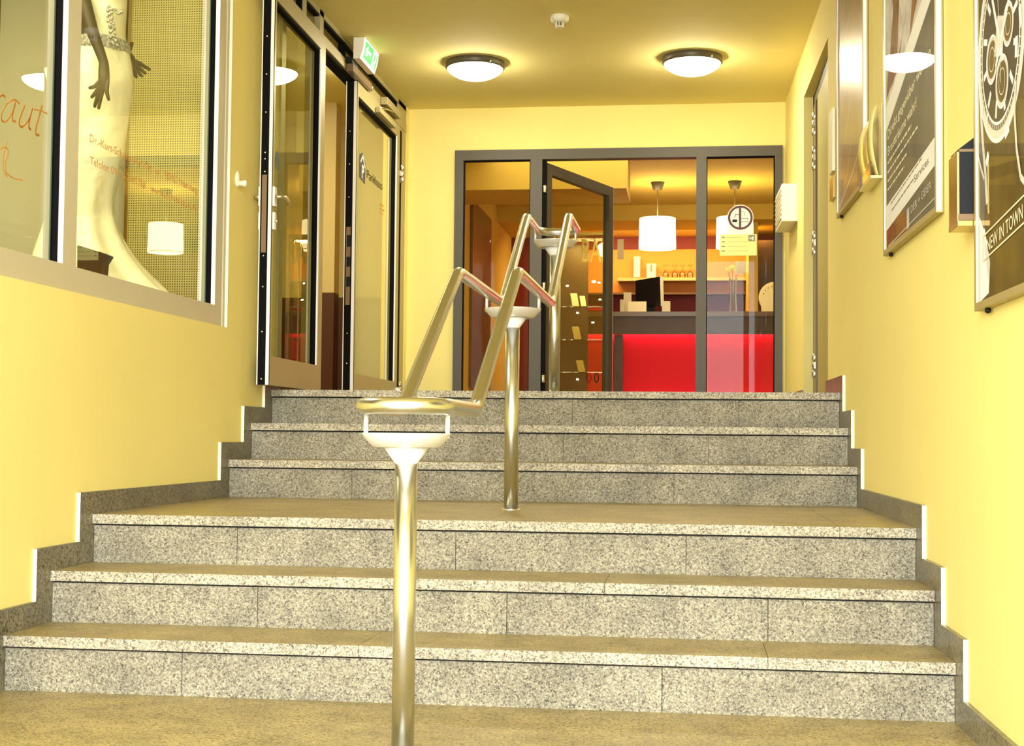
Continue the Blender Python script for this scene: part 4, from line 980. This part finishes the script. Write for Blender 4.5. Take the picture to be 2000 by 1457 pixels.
# vase with yellow flowers, on the counter
c = at(1432, 605, CY+.3)
vz = thing('flower_vase', (c.x, CY+.3, 2.036), 'tall glass vase with yellow flowers on the counter', 'vase')
MB().lathe((c.x, CY+.3, 2.037), [(.045, 0), (.04, .02), (.03, .15), (.032, .3), (.045, .36)], 'glass_ware', 24, cap=False).build('vase', vz)
m = MB()
for k in range(7):
    a = k*.9; m.tube([(c.x, CY+.3, 2.06), (c.x+.02*math.cos(a), CY+.3+.02*math.sin(a), 2.35), (c.x+.06*math.cos(a), CY+.3+.06*math.sin(a), 2.46+.02*(k % 3))], .003, 'leaf_green', 6)
m.build('stems', vz)
for k in range(7):
    a = k*.9; m = MB(); cc = Vector((c.x+.06*math.cos(a), CY+.3+.06*math.sin(a), 2.47+.02*(k % 3)))
    for q in range(8):
        b = q*PI/4; m.sphere(cc+Vector((.018*math.cos(b), .008*math.sin(b), .012*math.sin(b))), .012, 'flower_yellow', (1, .6, .7), 6)
    m.build('flower', vz)
# pale round chair back at the right edge
c = at(1514, 572, 14.9)
ch = thing('bar_chair', (c.x+.05, 15.0, UF), 'cream chair with a rounded studded back behind the counter', 'chair')
m = MB(); pts = [(c.x+.165*math.cos(t), 15.0, 2.24+.165*math.sin(t)) for t in [PI*k/20*1.36-.57 for k in range(21)]]+[(c.x-.09, 15.0, 1.75), (c.x+.13, 15.0, 1.75)]
m.prism(pts, (0, .05, 0), 'paper'); bk = m.build('backrest', ch, bevel=.01)
for k in range(8):
    a = .5+k*.33; MB().sphere((c.x+.12*math.cos(a), 14.995, 2.24+.12*math.sin(a)), .006, 'ink_grey', n=6).build('stud', bk)
MB().box((c.x-.14, 15.0, 1.63), (c.x+.26, 15.4, 1.70), 'paper').build('seat', ch, bevel=.015)
for sx_ in (-.11, .22):
    for sy_ in (15.03, 15.36): MB().tube([(c.x+sx_, sy_, UF+.001), (c.x+sx_, sy_, 1.64)], .015, 'brown_wood', 10).build('leg', ch)
# brown picture on the left reception wall
tag(MB().box((-2.199, 13.8, 1.25), (-2.17, 15.1, 3.1), 'brown_panel').build('wall_picture'), 'tall dark brown picture on the left reception wall', 'picture')

# ---- glass display case behind the open door
GX0, GX1, GY0, GY1 = -1.16, -.71, 11.75, 12.10
dc = thing('display_case', (-.93, 11.9, UF), 'glass display case with lit shelves behind the open entrance door', 'display case')
MB().box((GX0, GY0, UF), (GX1, GY1, UF+.08), 'brown_wood').build('base', dc)
MB().box((GX0-.2, GY1, UF), (-.90, GY1+.02, 2.42), 'case_back').build('back_panel', dc)
for x in (GX0, GX1-.012):
    for y in (GY0, GY1-.012): MB().box((x, y, UF+.08), (x+.012, y+.012, 2.45), 'brass').build('post', dc)
MB().box((GX0, GY0, 2.45), (GX1, GY1, 2.47), 'brass').build('top', dc)
lets = MB(); lets.text('BAR', (-.93, GY0-.005, 2.225), (1, 0, 0), (0, 0, 1), .20, 'gold_letter', .25, 0, .01); lo = lets.build('letters', dc); so = lo.modifiers.new('s', 'SOLIDIFY'); so.thickness = .012
SHV = []
for py in (600, 664, 727):
    z = at(1120, py, GY0+.1).z; SHV.append(z)
    MB().box((GX0+.01, GY0+.01, z-.008), (GX1-.01, GY1-.01, z), 'glass_ware').build('shelf', dc)
for x, y, z in ((1128, 611, 0), (1128, 741, 0), (1108, 558, 0), (1160, 550, 0), (1170, 552, 0), (1172, 585, 0), (1158, 630, 0)):
    p = at(x, y, GY0+.2); MB().sphere(p, .008 if x != 1160 else .012, 'spot_glow', (1.4, 1, .8), 8).build('spot_lamp', dc)
cards = [(1113, 572, 1132, 594, 0, 'lit cream brochure on the top shelf of the display case, left'), (1131, 577, 1146, 594, 0, 'yellow brochure on the top shelf of the display case, right'), (1116, 637, 1136, 660, 1, 'yellow brochure on the middle shelf of the display case'), (1124, 703, 1144, 724, 2, 'dim yellow brochure on the bottom shelf of the display case')]
for x0, yy0, x1, yy1, k, l in cards:
    a, b = at(x0, yy0, GY0+.12), at(x1, yy1, GY0+.12); z = SHV[k]+.001; w = (b.x-a.x)*.68
    m = MB().hexa([(b.x-w, GY0+.10, z), (b.x, GY0+.10, z), (b.x, GY0+.106, z), (b.x-w, GY0+.106, z), (a.x, GY0+.16, a.z), (a.x+w, GY0+.16, a.z), (a.x+w, GY0+.166, a.z), (a.x, GY0+.166, a.z)], 'paper' if k == 0 else 'paper_yellow')
    tag(m.build('brochure'), l, 'brochure', 'brochures in the display case')
lamp = at(1180, 488, 13.4)
wl = thing('floor_lamp', (lamp.x, 13.4, UF), 'bright globe floor lamp glowing behind the open entrance door', 'floor lamp')
MB().sphere((lamp.x, 13.4, lamp.z), .07, 'shade_lit').build('globe', wl)
MB().tube([(lamp.x, 13.4, UF+.02), (lamp.x, 13.4, lamp.z-.06)], .012, 'brass', 12).build('pole', wl)
MB().lathe((lamp.x, 13.4, UF+.001), [(.13, 0), (.13, .012), (.02, .022)], 'brass', 32).build('base', wl)
